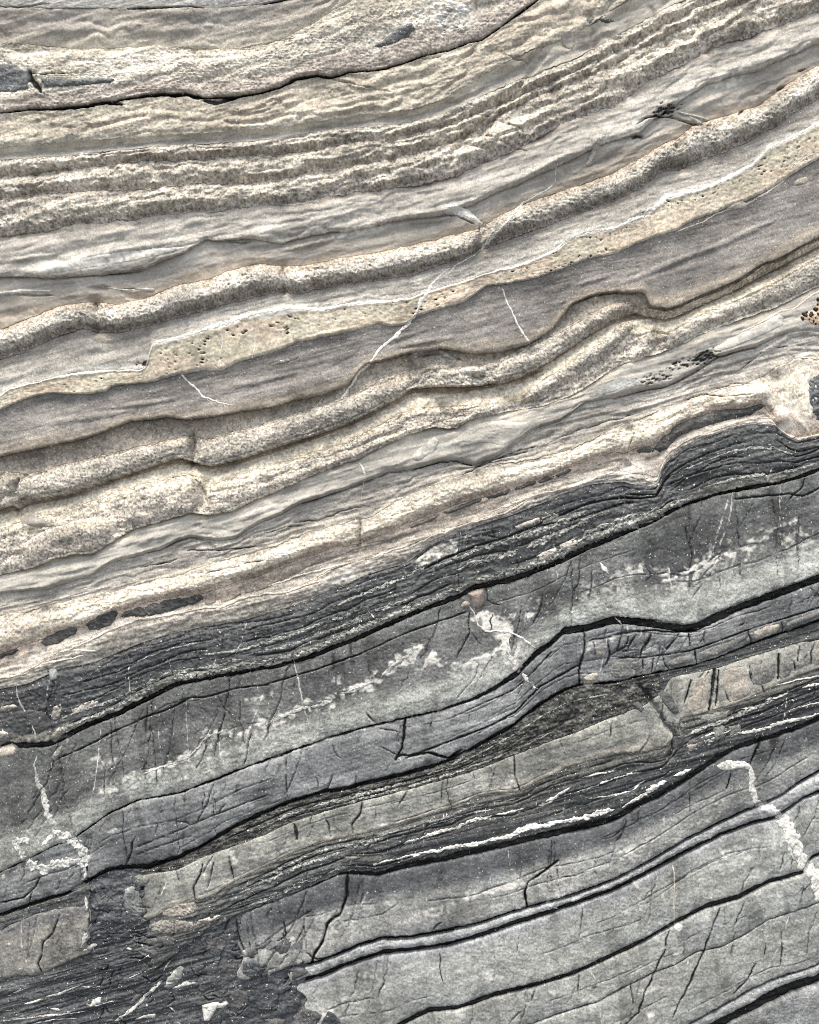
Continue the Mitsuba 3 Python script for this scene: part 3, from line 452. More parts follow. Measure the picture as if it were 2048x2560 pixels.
def rock_colour(p, n, uv):
    k = dr.floor(uv.x * 0.5 + 0.001)
    ton = (uv.x - 2.0 * k) * 2.0 - 1.0
    i = mi.UInt32(dr.clip(k, 0, len(ROWS) - 1)) * NCOL

    def g(c): return dr.gather(mi.Float, TABLE, i + c)
    def col(c): return mi.Color3f(g(c), g(c + 1), g(c + 2))
    x, z, t = p.x, p.z, uv.y
    wob = mikit.noise(x * 9, z * 9, 2.0) - 0.5
    y = z + x * -0.25 + 0.02 * wob                       # across the bedding, roughly
    mot = mikit.fbm(x * g(23) + k * 3.1, y * g(24), wob * 0.7, octaves=4)
    c = mikit.mix(col(0), col(3), mikit.smoothstep(0.38, 0.62, mot))
    st = mikit.noise(x * 5.0 + 0.6 * wob, y * g(26), k) * 0.6 + mikit.noise(x * 11.0, y * g(26) * 2.7, k + 9) * 0.4
    c = mikit.mix(c, col(6), g(25) * mikit.smoothstep(0.48, 0.72, st))
    te = t + g(35) * (mikit.fbm(x * 12, y * 120, 5.0, octaves=3) - 0.5)
    c = mikit.mix(c, col(9), 1.0 - mikit.smoothstep(0.55 * g(21), 1.0 * g(21) + 1e-4, te))
    c = mikit.mix(c, col(12), mikit.smoothstep(1.0 - g(22), 1.0 - 0.45 * g(22) + 1e-4, te))
    # along the bed
    e = x / 1.6 + 0.5
    tone = dr.select(e < 0.5, dr.lerp(g(30), g(31), dr.clip(e * 2, 0, 1)), dr.lerp(g(31), g(32), dr.clip(e * 2 - 1, 0, 1)))
    c = c * tone
    # grain
    a = mikit.noise(x * g(28), z * g(28), 3.0); b = mikit.noise(x * g(28) * 2.3, z * g(28) * 2.3, 8.0)
    c = c * dr.maximum(1.0 + g(27) * ((a - 0.5) * 1.5 + (b - 0.5) * 1.2), 0.15)
    big = mikit.fbm(x * 14, z * 14, 11.0, octaves=3)
    c = c * (0.62 + 0.76 * big)
    med = mikit.fbm(x * 62, y * 85, 17.0, octaves=3)
    c = c * (1.0 + (0.35 + 0.6 * g(27)) * (med - 0.5))
    # stains along joints that cross the bedding
    pp = mikit.fbm((x + z * 0.18) * 34, y * 7 + 3.0, k, octaves=3)
    c = c * (1.0 - g(34) * mikit.smoothstep(0.56, 0.74, pp))
    # mineral in joints, calcite
    f = mikit.fbm(x * 160, z * 160, 4.0, octaves=2) - 0.5
    c = mikit.mix(c, col(18), dr.clip(mikit.smoothstep(0.12, 0.75, -ton + 0.35 * f) * dr.select(ton < -0.02, 1.0, 0.0), 0, 1))
    c = mikit.mix(c, col(15), dr.clip(mikit.smoothstep(0.06, 0.62, ton + 0.6 * f) * dr.select(ton > 0.02, 1.0, 0.0), 0, 1))
    # black mineral specks and bright crystal faces
    sp = mikit.noise(x * 210, z * 210 , 21.0) * 0.6 + mikit.noise(x * 520, z * 520, 22.0) * 0.4
    c = mikit.mix(c, col(18), mikit.smoothstep(1.0 - g(29), 1.0 - g(29) + 0.08, sp + 0.12 * (mot - 0.5)))
    gl = mikit.noise(x * 330, z * 330, 31.0) * 0.5 + mikit.noise(x * 610, z * 610, 32.0) * 0.5
    c = mikit.mix(c, mi.Color3f(0.85, 0.85, 0.82), mikit.smoothstep(0.83, 0.87, gl) * g(33))
    return mi.Color3f(dr.clip(c, 0.006, 0.92))


scene['rock_material'] = {'type': 'twosided', 'bsdf': {'type': 'principled', 'base_color': mikit.proc(rock_colour), 'roughness': 0.62, 'specular': 0.35}}

PALE = dict(grain=0.40, glint=0.8)
R = {}
R['slab'] = rock((170, 168, 164), (186, 184, 178), (140, 136, 130), stk=0.3, grain=0.22, glint=0.6)
R['greyband'] = rock((160, 153, 144), (174, 165, 150), (136, 129, 122), bot=(184, 171, 142), wb=0.25, stk=0.5, grain=0.3, **{'glint': 0.7})
R['granular'] = rock((204, 196, 177), (188, 178, 157), (218, 210, 191), bot=(178, 164, 151), wb=0.4, stk=0.4, sf=120, grain=0.48, gs=291, speck=0.03, glint=0.8, gm=0.95, gr=0.93)
R['peach'] = rock((194, 182, 157), (180, 166, 143), (212, 200, 171), bot=(218, 206, 175), wb=0.22, stk=0.55, sf=130, grain=0.42, gs=268, glint=0.9, gl=1.0, gm=1.0, gr=0.95)
R['greystrip'] = rock((150, 146, 138), (160, 155, 146), (136, 132, 126), stk=0.4, grain=0.25, glint=0.5, gr=1.1)
R['ridge'] = rock((188, 179, 161), (172, 162, 145), (206, 197, 177), bot=(166, 152, 135), wb=0.3, stk=0.5, sf=170, grain=0.68, gs=280, glint=1.0, speck=0.01)
R['ridgeb'] = rock((192, 183, 164), (176, 166, 148), (208, 200, 179), bot=(170, 154, 137), wb=0.3, stk=0.5, sf=170, grain=0.68, gs=280, glint=1.0, speck=0.01)
R['smooth'] = rock((170, 165, 155), (180, 175, 165), (198, 194, 185), bot=(188, 185, 177), wb=0.2, stk=0.4, sf=80, grain=0.3, glint=0.4, pale=(216, 220, 215))
R['olive'] = rock((154, 147, 136), (164, 157, 148), (148, 139, 124), bot=(162, 147, 128), wb=0.3, stk=0.4, grain=0.18, glint=0.4)
R['bigridge'] = rock((188, 181, 167), (174, 167, 153), (200, 193, 179), top=(196, 178, 151), wt=0.1, bot=(136, 127, 117), wb=0.34, stk=0.3, grain=0.68, gs=347, speck=0.05, glint=1.0)  # bot: shading of the underside painted into the colour
R['banded'] = rock((172, 167, 156), (162, 157, 146), (194, 189, 177), top=(162, 152, 139), wt=0.3, bot=(188, 184, 175), wb=0.3, stk=0.45, sf=100, grain=0.32, glint=0.7)
R['cream'] = rock((204, 192, 154), (216, 188, 150), (214, 206, 184), top=(226, 220, 206), wt=0.14, bot=(200, 190, 170), wb=0.1, sat=0.5, ma=15, mb=26, stk=0.35, sf=90, grain=0.34, gs=235, speck=0.02, glint=0.4, gl=1.02, gm=0.98, gr=1.0)
R['mauve'] = rock((126, 121, 117), (136, 131, 126), (152, 147, 141), top=(114, 110, 107), wt=0.18, bot=(148, 138, 125), wb=0.25, stk=0.3, sf=130, grain=0.36, glint=0.7, gl=1.06, gm=0.94, gr=1.12)
R['recess'] = rock((188, 176, 152), (200, 189, 164), (170, 158, 136), top=(146, 127, 100), wt=0.35, bot=(214, 201, 170), wb=0.5, stk=0.35, grain=0.45, gs=268, glint=1.0)  # overhang shade painted brown into the top edge, lit cream below
R['boulder'] = rock((178, 170, 155), (164, 156, 142), (192, 184, 168), top=(162, 150, 131), wt=0.2, stk=0.5, sf=190, grain=0.68, gs=324, speck=0.035, glint=1.0)
R['lowridge'] = rock((188, 176, 159), (174, 163, 150), (204, 193, 171), top=(208, 193, 165), wt=0.3, bot=(168, 158, 145), wb=0.3, stk=0.55, sf=170, grain=0.68, gs=313, speck=0.02, glint=1.0)
R['green'] = rock((170, 166, 156), (158, 155, 147), (192, 188, 176), top=(198, 191, 170), wt=0.2, stk=0.5, sf=140, grain=0.2, glint=0.4, pale=(208, 211, 206), gl=1.06)
R['stringer'] = rock((156, 150, 141), (166, 159, 149), (188, 181, 170), stk=0.65, sf=200, grain=0.34, glint=0.6, gr=1.06)
R['creamgrain'] = rock((228, 213, 186), (220, 201, 172), (236, 223, 200), bot=(208, 179, 154), wb=0.22, stk=0.4, sf=150, grain=0.5, gs=313, glint=0.8, speck=0.012, gl=0.98)
R['clastband'] = rock((178, 164, 147), (152, 140, 127), (206, 196, 181), stk=0.5, sf=200, grain=0.4, glint=0.6, gl=1.02, gm=0.82, gr=1.0)
R['crust'] = rock((152, 146, 137), (170, 164, 153), (134, 130, 123), top=(216, 206, 191), wt=0.30, stk=0.5, sf=200, grain=0.45, gs=235, speck=0.04, glint=0.6, gl=0.92, gr=1.2)
R['shale'] = rock((72, 76, 80), (90, 93, 95), (60, 64, 68), top=(86, 88, 91), wt=0.16, bot=(126, 126, 120), wb=0.20, stk=0.8, sf=260, grain=0.5, gs=235, speck=0.07, glint=0.9, sat=0.8)
R['seam'] = rock((17, 18, 19), (30, 31, 32), (14, 15, 16), stk=0.5, sf=300, grain=0.5, glint=0.3, sat=0.5)
R['thick'] = rock((82, 86, 90), (112, 117, 118), (79, 86, 93), top=(99, 106, 107), wt=0.2, bot=(161, 168, 162), wb=0.42, ma=9, mb=16, stk=0.3, sf=60, grain=0.42, gs=330, speck=0.03, glint=0.7, gl=0.86, gm=1.0, gr=1.12, perp=0.30, sat=0.46)
R['thin'] = rock((111, 118, 126), (135, 141, 146), (93, 100, 108), ma=9, mb=24, stk=0.5, sf=110, grain=0.36, gs=360, glint=0.6, gl=0.84, gm=1.06, gr=1.02, perp=0.30, sat=0.46)
R['speckled'] = rock((54, 55, 56), (96, 97, 92), (62, 63, 63), ma=75, mb=120, stk=0.35, sf=200, grain=0.8, gs=300, speck=0.25, glint=0.9, sat=0.8)
R['creambed'] = rock((150, 154, 144), (130, 136, 130), (166, 166, 152), bot=(177, 172, 155), wb=0.25, ma=9, mb=20, stk=0.4, sf=110, grain=0.36, gs=360, glint=0.5, gl=0.94, gm=1.04, gr=0.98, perp=0.30, sat=0.46)
R['lamshale'] = rock((68, 72, 76), (86, 89, 89), (56, 60, 64), top=(90, 92, 90), wt=0.3, stk=0.8, sf=240, grain=0.5, gs=380, speck=0.08, glint=0.9, gl=1.2, gr=0.95, sat=0.8)
R['lower'] = rock((138, 143, 144), (162, 165, 162), (121, 128, 135), top=(87, 94, 102), wt=0.5, ma=8, mb=16, stk=0.25, sf=60, grain=0.4, gs=330, speck=0.025, glint=0.5, gl=0.9, gm=1.04, gr=1.0, perp=0.30, sat=0.46)
R['strip'] = rock((152, 158, 165), (163, 168, 172), (137, 143, 151), stk=0.5, sf=160, grain=0.4, gs=360, glint=0.6, sat=0.5)
R['big'] = rock((151, 158, 156), (167, 172, 166), (133, 141, 145), top=(144, 150, 158), wt=0.14, ma=7, mb=14, stk=0.25, sf=50, grain=0.40, gs=330, speck=0.02, glint=0.4, gr=0.97, perp=0.30, sat=0.46)
R['below'] = rock((147, 155, 154), (163, 168, 163), (131, 139, 143), ma=7, mb=14, stk=0.25, sf=60, grain=0.40, gs=330, speck=0.025, glint=0.5, gr=0.96, perp=0.30, sat=0.46)
R['last'] = rock((135, 142, 148), (153, 159, 162), (121, 128, 135), ma=8, mb=16, stk=0.3, sf=60, grain=0.40, gs=330, speck=0.02, glint=0.4, perp=0.30, sat=0.46)
R['greenish'] = rock((144, 142, 129), (127, 127, 121), (156, 152, 138), top=(115, 115, 117), wt=0.3, ma=9, mb=14, stk=0.3, sf=60, grain=0.42, gs=330, speck=0.03, glint=0.5, perp=0.30, sat=0.46)
R['breccia'] = rock((68, 73, 80), (88, 92, 97), (52, 57, 64), ma=14, mb=20, stk=0.5, sf=140, grain=0.5, gs=330, speck=0.06, glint=0.9, sat=0.8)
R['laminated'] = rock((70, 74, 79), (90, 93, 96), (58, 62, 68), stk=0.9, sf=200, grain=0.5, gs=330, speck=0.06, glint=1.0, gl=1.05, sat=0.8)
R['back'] = rock((34, 35, 37), (42, 43, 45), (28, 29, 31), glint=0.2, sat=0.5)
# pieces set in the face
R['slate'] = rock((84, 90, 96), (104, 110, 115), (74, 79, 85), stk=0.6, sf=150, grain=0.5, gs=360, speck=0.03, glint=0.7, sat=0.5)
R['clast'] = rock((62, 63, 65), (92, 91, 89), (76, 76, 76), stk=0.4, sf=180, grain=0.4, gs=235, glint=0.5, sat=0.8)
R['browned'] = rock((128, 118, 108), (146, 132, 118), (112, 104, 96), stk=0.5, sf=180, grain=0.45, gs=235, glint=0.6)
R['calcite'] = rock((234, 233, 226), (214, 214, 207), (242, 240, 234), stk=0.3, sf=120, grain=0.35, gs=300, speck=0.01, glint=1.0, pale=(236, 236, 230))
R['greycalcite'] = rock((196, 198, 192), (160, 163, 160), (220, 220, 214), stk=0.4, sf=120, grain=0.45, gs=300, speck=0.03, glint=1.0)
R['creamvein'] = rock((222, 212, 192), (206, 194, 172), (230, 222, 206), stk=0.3, grain=0.3, glint=0.6)
R['pebble'] = rock((178, 156, 140), (160, 142, 130), (192, 172, 154), stk=0.2, grain=0.25, glint=0.3)
R['cobble'] = rock((116, 118, 118), (130, 130, 126), (104, 107, 110), stk=0.3, sf=90, grain=0.4, gs=330, speck=0.02, glint=0.5, sat=0.5)
R['creamstone'] = rock((168, 158, 142), (156, 148, 136), (180, 172, 156), stk=0.3, sf=90, grain=0.35, gs=330, speck=0.02, glint=0.5)
R['bluestone'] = rock((122, 130, 132), (136, 142, 142), (110, 117, 120), stk=0.3, sf=90, grain=0.35, gs=330, speck=0.02, glint=0.6)
R['darkstone'] = rock((78, 81, 86), (94, 96, 99), (66, 69, 74), stk=0.5, sf=120, grain=0.45, gs=330, speck=0.04, glint=0.7, sat=0.5)
R['rust'] = rock((196, 158, 116), (150, 120, 90), (206, 180, 146), stk=0.3, grain=0.4, glint=0.3, speck=0.06)
R['black'] = rock((20, 20, 21), (28, 28, 28), (16, 16, 17), stk=0.3, grain=0.5, glint=0.2)
R['nodule'] = rock((202, 176, 150), (190, 168, 146), (210, 190, 164), stk=0.2, grain=0.3, speck=0.02, glint=0.3)
R['stain'] = rock((160, 148, 127), (170, 158, 137), (148, 136, 117), top=(150, 136, 113), wt=0.3, bot=(172, 160, 143), wb=0.3, stk=0.4, grain=0.5, gs=280, glint=0.9)  # olive tone, browner towards the top, paler towards the bottom
R['speckcrust'] = rock((144, 148, 144), (118, 124, 124), (160, 162, 156), stk=0.4, sf=120, grain=0.8, gs=300, speck=0.30, glint=0.6, sat=0.7)

# ------------------------------------------------------------------ columns of the face
core = np.arange(-42, 1768, STEP)
left = -42 - np.cumsum(np.geomspace(3, 60, 22)); right = core[-1] + np.cumsum(np.geomspace(3, 60, 22))
COLS = np.concatenate([left[::-1], core, right])
LAYERS = []
REL = 1.12                    # relief of the etched pale beds
MESHES = {}


def samp(A, x, y):
    u = np.clip(x - RX0, 0, RW - 1.001); v = np.clip(y - RY0, 0, RH - 1.001)
    i = u.astype(int); j = v.astype(int); fu = u - i; fv = v - j
    r = (A[j, i] * (1 - fu) + A[j, i + 1] * fu) * (1 - fv) + (A[j + 1, i] * (1 - fu) + A[j + 1, i + 1] * fu) * fv
    inside = (x > RX0) & (x < RX0 + RW - 1) & (y > RY0) & (y < RY0 + RH - 1)
    return np.where(inside, r, 0)


class Layer:
    """one bed between two bedding surfaces"""
    def __init__(self, key, top, bot, mat, prof, x0=-900, x1=2600, base=0.0, und=(2.0, 90, 30), streak=(0.6, 90, 5), grit=(0.5, 4.0), lump=(0.0, 14), crys=0.0, ribs=None, edge=0.0, edge_r=6.0, cuts=(), back=-46.0, min_th=1.5, amp=None):
        self.__dict__.update(locals()); self.seed = len(LAYERS) * 11 + 3
        self.pt = np.array([p[0] for p in prof]); self.ph = np.array([p[1] for p in prof])
        LAYERS.append(self)

    def tb(self, x):
        a = B[self.top](x); b = B[self.bot](x)
        return a, np.maximum(b, a + self.min_th)

    def height(self, x, y, t, th):
        s = self.seed
        c = 3 if self.key.startswith(('rock_face', 'limestone_slab')) else s      # bonded beds share their larger relief
        # smooth profile across the bed
        q = np.linspace(0, 1, 129); h0 = np.interp(q, self.pt, self.ph)
        ker = np.hanning(15); ker /= ker.sum()
        h0 = np.convolve(np.pad(h0, 7, mode='edge'), ker, 'valid')
        tw = np.clip(t + 0.10 * fb(x / 55, y / 40, 2, s + 2) * np.sin(np.pi * np.clip(t, 0, 1)), 0, 1)
        h = np.interp(tw, q, h0)
        if self.amp is not None: h = h * np.interp(x, [a[0] for a in self.amp], [a[1] for a in self.amp])
        h = h * (1 + 0.30 * vn(x / 70, 0 * x + 0.3, c + 9)) + self.base
        yy = t * th                                              # distance across the bed
        fade = ss(0, 7, np.minimum(yy, th - yy)) if c == 3 else 1.0
        own = 0
        if self.ribs:
            n, am = self.ribs
            ph = n * t + 0.9 * fb(x / 120, (y + 0.3 * x) / 50, 2, c + 31) + 0.35 * vn(x / 26, y / 26, c + 33)
            f = ph - np.floor(ph)
            wv = np.where(f < 0.62, np.sin(f / 0.62 * np.pi / 2), np.cos((f - 0.62) / 0.38 * np.pi / 2))
            own = own + am * (wv - 0.6) * np.clip(0.55 + 0.9 * fb(x / 75, y / 26, 2, s + 35), 0.05, 1.3) * (1 - 0.6 * ss(820, 1000, x) * (y < 420))
        slope = y + 0.26 * x
        h = h + self.und[0] * fb(x / self.und[1], slope / self.und[2], 3, c)
        own = own + self.streak[0] * (0.6 * vn(x / self.streak[1] + 0.4 * vn(x / 30, y / 30, s), slope / self.streak[2], s + 1) + 0.4 * vn(x / (self.streak[1] * .5), slope / (self.streak[2] * .45), s + 4))
        h = h + self.grit[0] * (vn(x / self.grit[1], y / self.grit[1], s + 6) + 0.6 * vn(x / (self.grit[1] * .5), y / (self.grit[1] * .5), s + 7))
        if self.lump[0]:
            h = h + self.lump[0] * fb(x / self.lump[1], y / (self.lump[1] * .6), 3, c + 8)
        if self.crys:
            q = 0.8 + 0.55 * LAT[s % 512, 3]                    # grain size of this bed
            n = np.abs(vn(x / (6.4 * q), y / (5.4 * q), s + 12)) + 0.8 * np.abs(vn(x / (3.9 * q), y / (3.6 * q), s + 13))
            own = own + 0.72 * self.crys * (0.75 - 1.3 * n) * np.clip(0.75 + 1.1 * fb(x / 38, y / 18, 2, s + 17), 0.12, 1.5) / REL
        h = h + own * fade
        if self.edge:
            dt = np.clip(yy, 0, None); db = np.clip(th - yy, 0, None)
            w1 = np.clip(0.9 + 1.3 * fb(x / 18, 0.5 + 0 * x, 3, s + 51), 0.1, 2.6); w2 = np.clip(0.9 + 1.3 * fb(x / 18, 3.5 + 0 * x, 3, s + 52), 0.1, 2.6)
            h = h - self.edge * (w1 * np.exp(-dt / (self.edge_r * w1)) + w2 * np.exp(-db / (self.edge_r * w2)))      # chipped lips
        if c == 3: h = h * REL
        return h + samp(DEP, x, y)

    def grid(self):
        xs = COLS[(COLS >= self.x0) & (COLS <= self.x1)]
        a, b = self.tb(xs)
        c = (xs > -50) & (xs < 1775)
        th = np.clip(b - a, 0, None)
        vis = c & (b > -30) & (a < 2190)
        n = int(np.clip(np.percentile(th[vis] if vis.any() else th, 88) / STEP, 3, 420))
        if not vis.any(): n = min(n, 12)
        t = np.linspace(0, 1, n + 1)
        if self.key in ('rock_slab', ) or self.bot == 'bot':       # far out of the surveyed face: coarser away from it
            t = t ** (0.35 if self.top == 'top' else 2.2)
        XX = np.repeat(xs[None], n + 1, 0); TT = np.repeat(t[:, None], len(xs), 1)
        YY = a[None] + TT * (b - a)[None]
        rag = 22 * fb(YY / 34, 0.4 + 0 * YY, 4, 77)                 # a bed that stops in the picture breaks off along a ragged end
        if self.x0 > -800: XX = XX + rag * np.exp(-np.abs(XX - self.x0) / 14) * (1 if self.x0 < 700 else 0)
        if self.x1 < 2500: XX = XX + rag * np.exp(-np.abs(XX - self.x1) / 14) * (1 if self.x1 < 700 else 0)
        return XX, YY, TT, np.repeat((b - a)[None], n + 1, 0)


def place(x, y, h):
    return np.stack([X(x), -h * 0.001, Z(y)], -1)


def tone_uv(mat, ton, t):
    return np.stack([2.0 * mat + np.clip(0.5 + 0.5 * ton, 0.01, 0.97), t], -1)


def emit(key, v, f, uv, smooth=True, mat='rock_material'):
    scene[key] = mikit.ply((v, f), mat, smooth=smooth, uv=uv)


def build_layer(L):
    XX, YY, TT, TH = L.grid()
    H = L.height(XX, YY, TT, TH)
    ton = samp(TON, XX, YY)
    # returns of the bed at its top and bottom faces, and at its ends
    def ext(A, kind):
        return np.vstack([A[:1], A, A[-1:]])
    XX, YY, TT, ton = (ext(A, 0) for A in (XX, YY, TT, ton))
    H = np.vstack([np.full((1, H.shape[1]), L.back), H, np.full((1, H.shape[1]), L.back)])
    if L.x0 > -800:
        XX, YY, TT, ton = (np.hstack([A[:, :1], A]) for A in (XX, YY, TT, ton)); H = np.hstack([np.full((H.shape[0], 1), L.back), H])
    if L.x1 < 2500:
        XX, YY, TT, ton = (np.hstack([A, A[:, -1:]]) for A in (XX, YY, TT, ton)); H = np.hstack([H, np.full((H.shape[0], 1), L.back)])
    V = place(XX, YY, H); UV = tone_uv(L.mat, ton, TT)
    r, c = XX.shape
    idx = np.arange(r * c).reshape(r, c)
    q = np.stack([idx[:-1, :-1], idx[1:, :-1], idx[1:, 1:], idx[:-1, 1:]], -1).reshape(-1, 4)
    f = np.vstack([q[:, [0, 1, 2]], q[:, [0, 2, 3]]])
    V = V.reshape(-1, 3); UV = UV.reshape(-1, 2)
    if not L.cuts:
        emit(L.key, V, f, UV)
        return
    # blocks between the joints that cross the bed
    cx = XX.reshape(-1)[f].mean(1); cy = YY.reshape(-1)[f].mean(1)
    lab = np.zeros(len(f), int)
    for s in L.cuts:
        p = pts(s); p = p[np.argsort(p[:, 1])]
        lab += (cx > np.interp(cy, p[:, 1], p[:, 0])).astype(int)
    k = 0
    for b in range(len(L.cuts) + 1):
        ff = f[lab == b]
        if not len(ff): continue
        u, inv = np.unique(ff, return_inverse=True)
        emit(L.key + '__block' + ('_%03d' % k if k else ''), V[u], inv.reshape(-1, 3), UV[u])
        k += 1


def surf(x, y):
    """height of the rock at survey points, in mm"""
    x = np.asarray(x, float); y = np.asarray(y, float)
    out = np.full(x.shape, -20.0)
    for L in LAYERS:
        ok = (x >= L.x0) & (x <= L.x1)
        if not ok.any(): continue
        a, b = L.tb(x)
        m = ok & (y >= a) & (y <= b)
        if m.any():
            th = (b - a)[m]
            out[m] = np.maximum(out[m], L.height(x[m], y[m], (y[m] - a[m]) / th, th))
    return out


def soft_surf(x, y, r=4.0):
    """height of the rock averaged over a few units, so that a thing lies on the general surface"""
    return (surf(x, y) + surf(x + r, y) + surf(x - r, y) + surf(x, y + r) + surf(x, y - r)) / 5


def stone(key, poly, mat, h=5.0, r=5.0, step=1.9, rough=1.0, tone=0.0, jit=1.6, seed=0, flat=None, crys=0.0, tilt=(0, 0), dep=-16.0):
    """a piece of rock set in the face: outline poly, standing h mm proud with edges rounded over r units"""
    p, _ = wiggle(np.vstack([poly, poly[:1]]), jit, 300 + seed, 4.0)
    P = Polygon(p).buffer(0)
    x0, y0, x1, y1 = P.bounds
    gx, gy = np.meshgrid(np.arange(x0 - 3, x1 + 4, step), np.arange(y0 - 3, y1 + 4, step))
    ins = shapely.contains_xy(P, gx, gy)
    d = seg_dist(gx, gy, p)
    sd = np.where(ins, d, -d)
    base = soft_surf(gx, gy, 6.0) if flat is None else np.full(gx.shape, float(flat))
    cx, cy = (x0 + x1) / 2, (y0 + y1) / 2
    k = 1 - np.exp(-np.clip(sd, 0, None) / r)
    top = base + h * k + rough * (fb(gx / 16, gy / 9, 3, seed + 40) + 0.5 * vn(gx / 3.6, gy / 3.2, seed + 41)) * np.clip(k * 1.6, 0, 1) + tilt[0] * (gx - cx) + tilt[1] * (gy - cy)
    if crys: top = top + crys * (0.6 - np.abs(vn(gx / 4.2, gy / 4.0, seed + 44)) - 0.6 * np.abs(vn(gx / 2.3, gy / 2.2, seed + 45)))
    H = np.where(sd > 0, top, base + np.maximum(dep, sd * 5.0) )
    keep = sd > -3.6
    n0, n1 = gx.shape
    idx = np.arange(n0 * n1).reshape(n0, n1)
    q = np.stack([idx[:-1, :-1], idx[1:, :-1], idx[1:, 1:], idx[:-1, 1:]], -1).reshape(-1, 4)
    q = q[keep.reshape(-1)[q].all(1)]
    f = np.vstack([q[:, [0, 1, 2]], q[:, [0, 2, 3]]])
    u, inv = np.unique(f, return_inverse=True)
    V = place(gx, gy, H).reshape(-1, 3)[u]
    tt = np.clip((gy - y0) / (y1 - y0), 0, 1)
    UV = tone_uv(mat, tone + 0.0 * gx, tt).reshape(-1, 2)[u]
    emit(key, V, inv.reshape(-1, 3), UV)


def vein(key, s, w, mat, h=1.2, amp=2.0, seed=0, broken=0.0, crys=0.5, step=2.2, ragged=0.24):
    """a mineral vein standing a little proud of the rock: w = width at points along it"""
    p, q = wiggle(pts(s), amp, 700 + seed, step)
    w = np.interp(q, np.linspace(0, 1, len(w)), w)
    L = q * len(q) * step
    w = w * (1 + 0.45 * fb(L / 17, 0 * L + 0.2, 3, seed + 60)) * np.clip(np.minimum(q, 1 - q) * len(q) * step / 7.0, 0.15, 1)
    if broken: w = w * ss(-broken, 0.35 - broken, 0.6 + vn(L / 26, 0 * L + 0.6, seed + 61))
    t = np.gradient(p, axis=0); t /= np.linalg.norm(t, axis=1, keepdims=True) + 1e-9
    nrm = np.stack([-t[:, 1], t[:, 0]], 1)
    m = max(5, 2 * int(max(w) / 4.0) + 5)
    off = np.linspace(-1, 1, m)
    gx = p[:, None, 0] + nrm[:, None, 0] * off[None] * w[:, None] * 0.5
    gy = p[:, None, 1] + nrm[:, None, 1] * off[None] * w[:, None] * 0.5
    rg = np.where(off[None] > 0, vn(L / 3.1, 0 * L + 0.5, seed + 21)[:, None] + vn(L / 8, 0 * L + 0.5, seed + 22)[:, None], vn(L / 3.3, 0 * L + 1.5, seed + 23)[:, None] + vn(L / 9, 0 * L + 1.5, seed + 24)[:, None])
    gx = gx + nrm[:, None, 0] * off[None] * w[:, None] * ragged * rg; gy = gy + nrm[:, None, 1] * off[None] * w[:, None] * ragged * rg
    base = soft_surf(gx, gy, 3.0)
    prof = (1 - off ** 4) * 1.1 - 0.35
    hh = h * np.clip(w / 6.0, 0.5, 1.3)
    H = base + prof[None] * hh[:, None] + crys * np.clip(w / 8, 0.3, 1.3)[:, None] * (1.1 * vn(gx / 3.2, gy / 3.2, seed + 8) + 1.1 * np.abs(vn(gx / 7, gy / 7, seed + 9))) * (np.abs(off) < 0.95)[None]
    H[:, 0] = base[:, 0] - 2.5; H[:, -1] = base[:, -1] - 2.5
    n = len(p)
    idx = np.arange(n * m).reshape(n, m)
    qd = np.stack([idx[:-1, :-1], idx[1:, :-1], idx[1:, 1:], idx[:-1, 1:]], -1).reshape(-1, 4)
    f = np.vstack([qd[:, [0, 1, 2]], qd[:, [0, 2, 3]]])
    uv = tone_uv(mat, 0 * gx, np.repeat((off[None] + 1) / 2, n, 0)).reshape(-1, 2)
    emit(key, place(gx, gy, H).reshape(-1, 3), f, uv)


def num(key):
    k = key; i = 0
    while k in scene or any(q.startswith(k + '__') for q in scene):
        i += 1; k = '%s_%03d' % (key, i)
    return k


def tag(key, label, category=None, group=None, kind=None):
    d = {'label': label}
    if category: d['category'] = category
    if group: d['group'] = group
    if kind: d['kind'] = kind
    labels[key] = d


F = 'rock_face__'
Layer('rock_slab', 'top', 'c1', R['slab'], [(0, 8), (0.9, 8), (1, 6)], und=(3, 120, 60), grit=(0.42, 4), edge=1.0)
Layer('limestone_slab__grey_band', 'c1', 'u2', R['greyband'], ribs=(2.6, 2.6), prof=[(0, 5), (0.10, 6), (0.35, 3), (0.6, 4), (0.85, 1), (1, -1)], und=(4.0, 130, 26), streak=(1.0, 120, 8), grit=(0.35, 4), lump=(0.8, 22))
Layer('limestone_slab__granular_band', 'u2', 'c2', R['granular'], ribs=(3.0, 3.5), prof=[(0, -1), (0.25, 5), (0.5, 7), (0.75, 7), (0.93, 8), (1, 6)], und=(4.0, 110, 24), streak=(0.59, 80, 7), grit=(0.7, 4), lump=(0.66, 18), crys=2.2)
Layer(F + 'peach_bed', 'c2', 'u4', R['peach'], [(0, 2), (0.3, 3), (0.7, 5), (0.9, 6), (1, 4)], ribs=(3.2, 4.0), und=(4.5, 110, 22), streak=(0.78, 90, 7), grit=(0.5, 4), lump=(0.55, 20), crys=1.0)
Layer(F + 'grey_band', 'u4', 'u5', R['greystrip'], [(0, 4), (0.3, -1), (0.75, -3), (1, -1)], und=(2.5, 110, 26), streak=(0.8, 120, 6), grit=(0.42, 4))
for nm, a, b, mat in (('ridged_bed', 'u5', 'u6', 'ridge'), ('ridged_bed_001', 'u6', 'u7', 'ridgeb'), ('ridged_bed_002', 'u7', 'u8', 'ridgeb')):
    Layer(F + nm, a, b, R[mat], [(0, -2), (0.3, 5), (0.55, 7), (0.75, 3), (0.92, -4), (1, -5)], ribs=(2.2, 5.0), und=(6.0, 80, 20), streak=(1.43, 60, 8), grit=(0.6, 4), lump=(0.88, 16), crys=1.6)
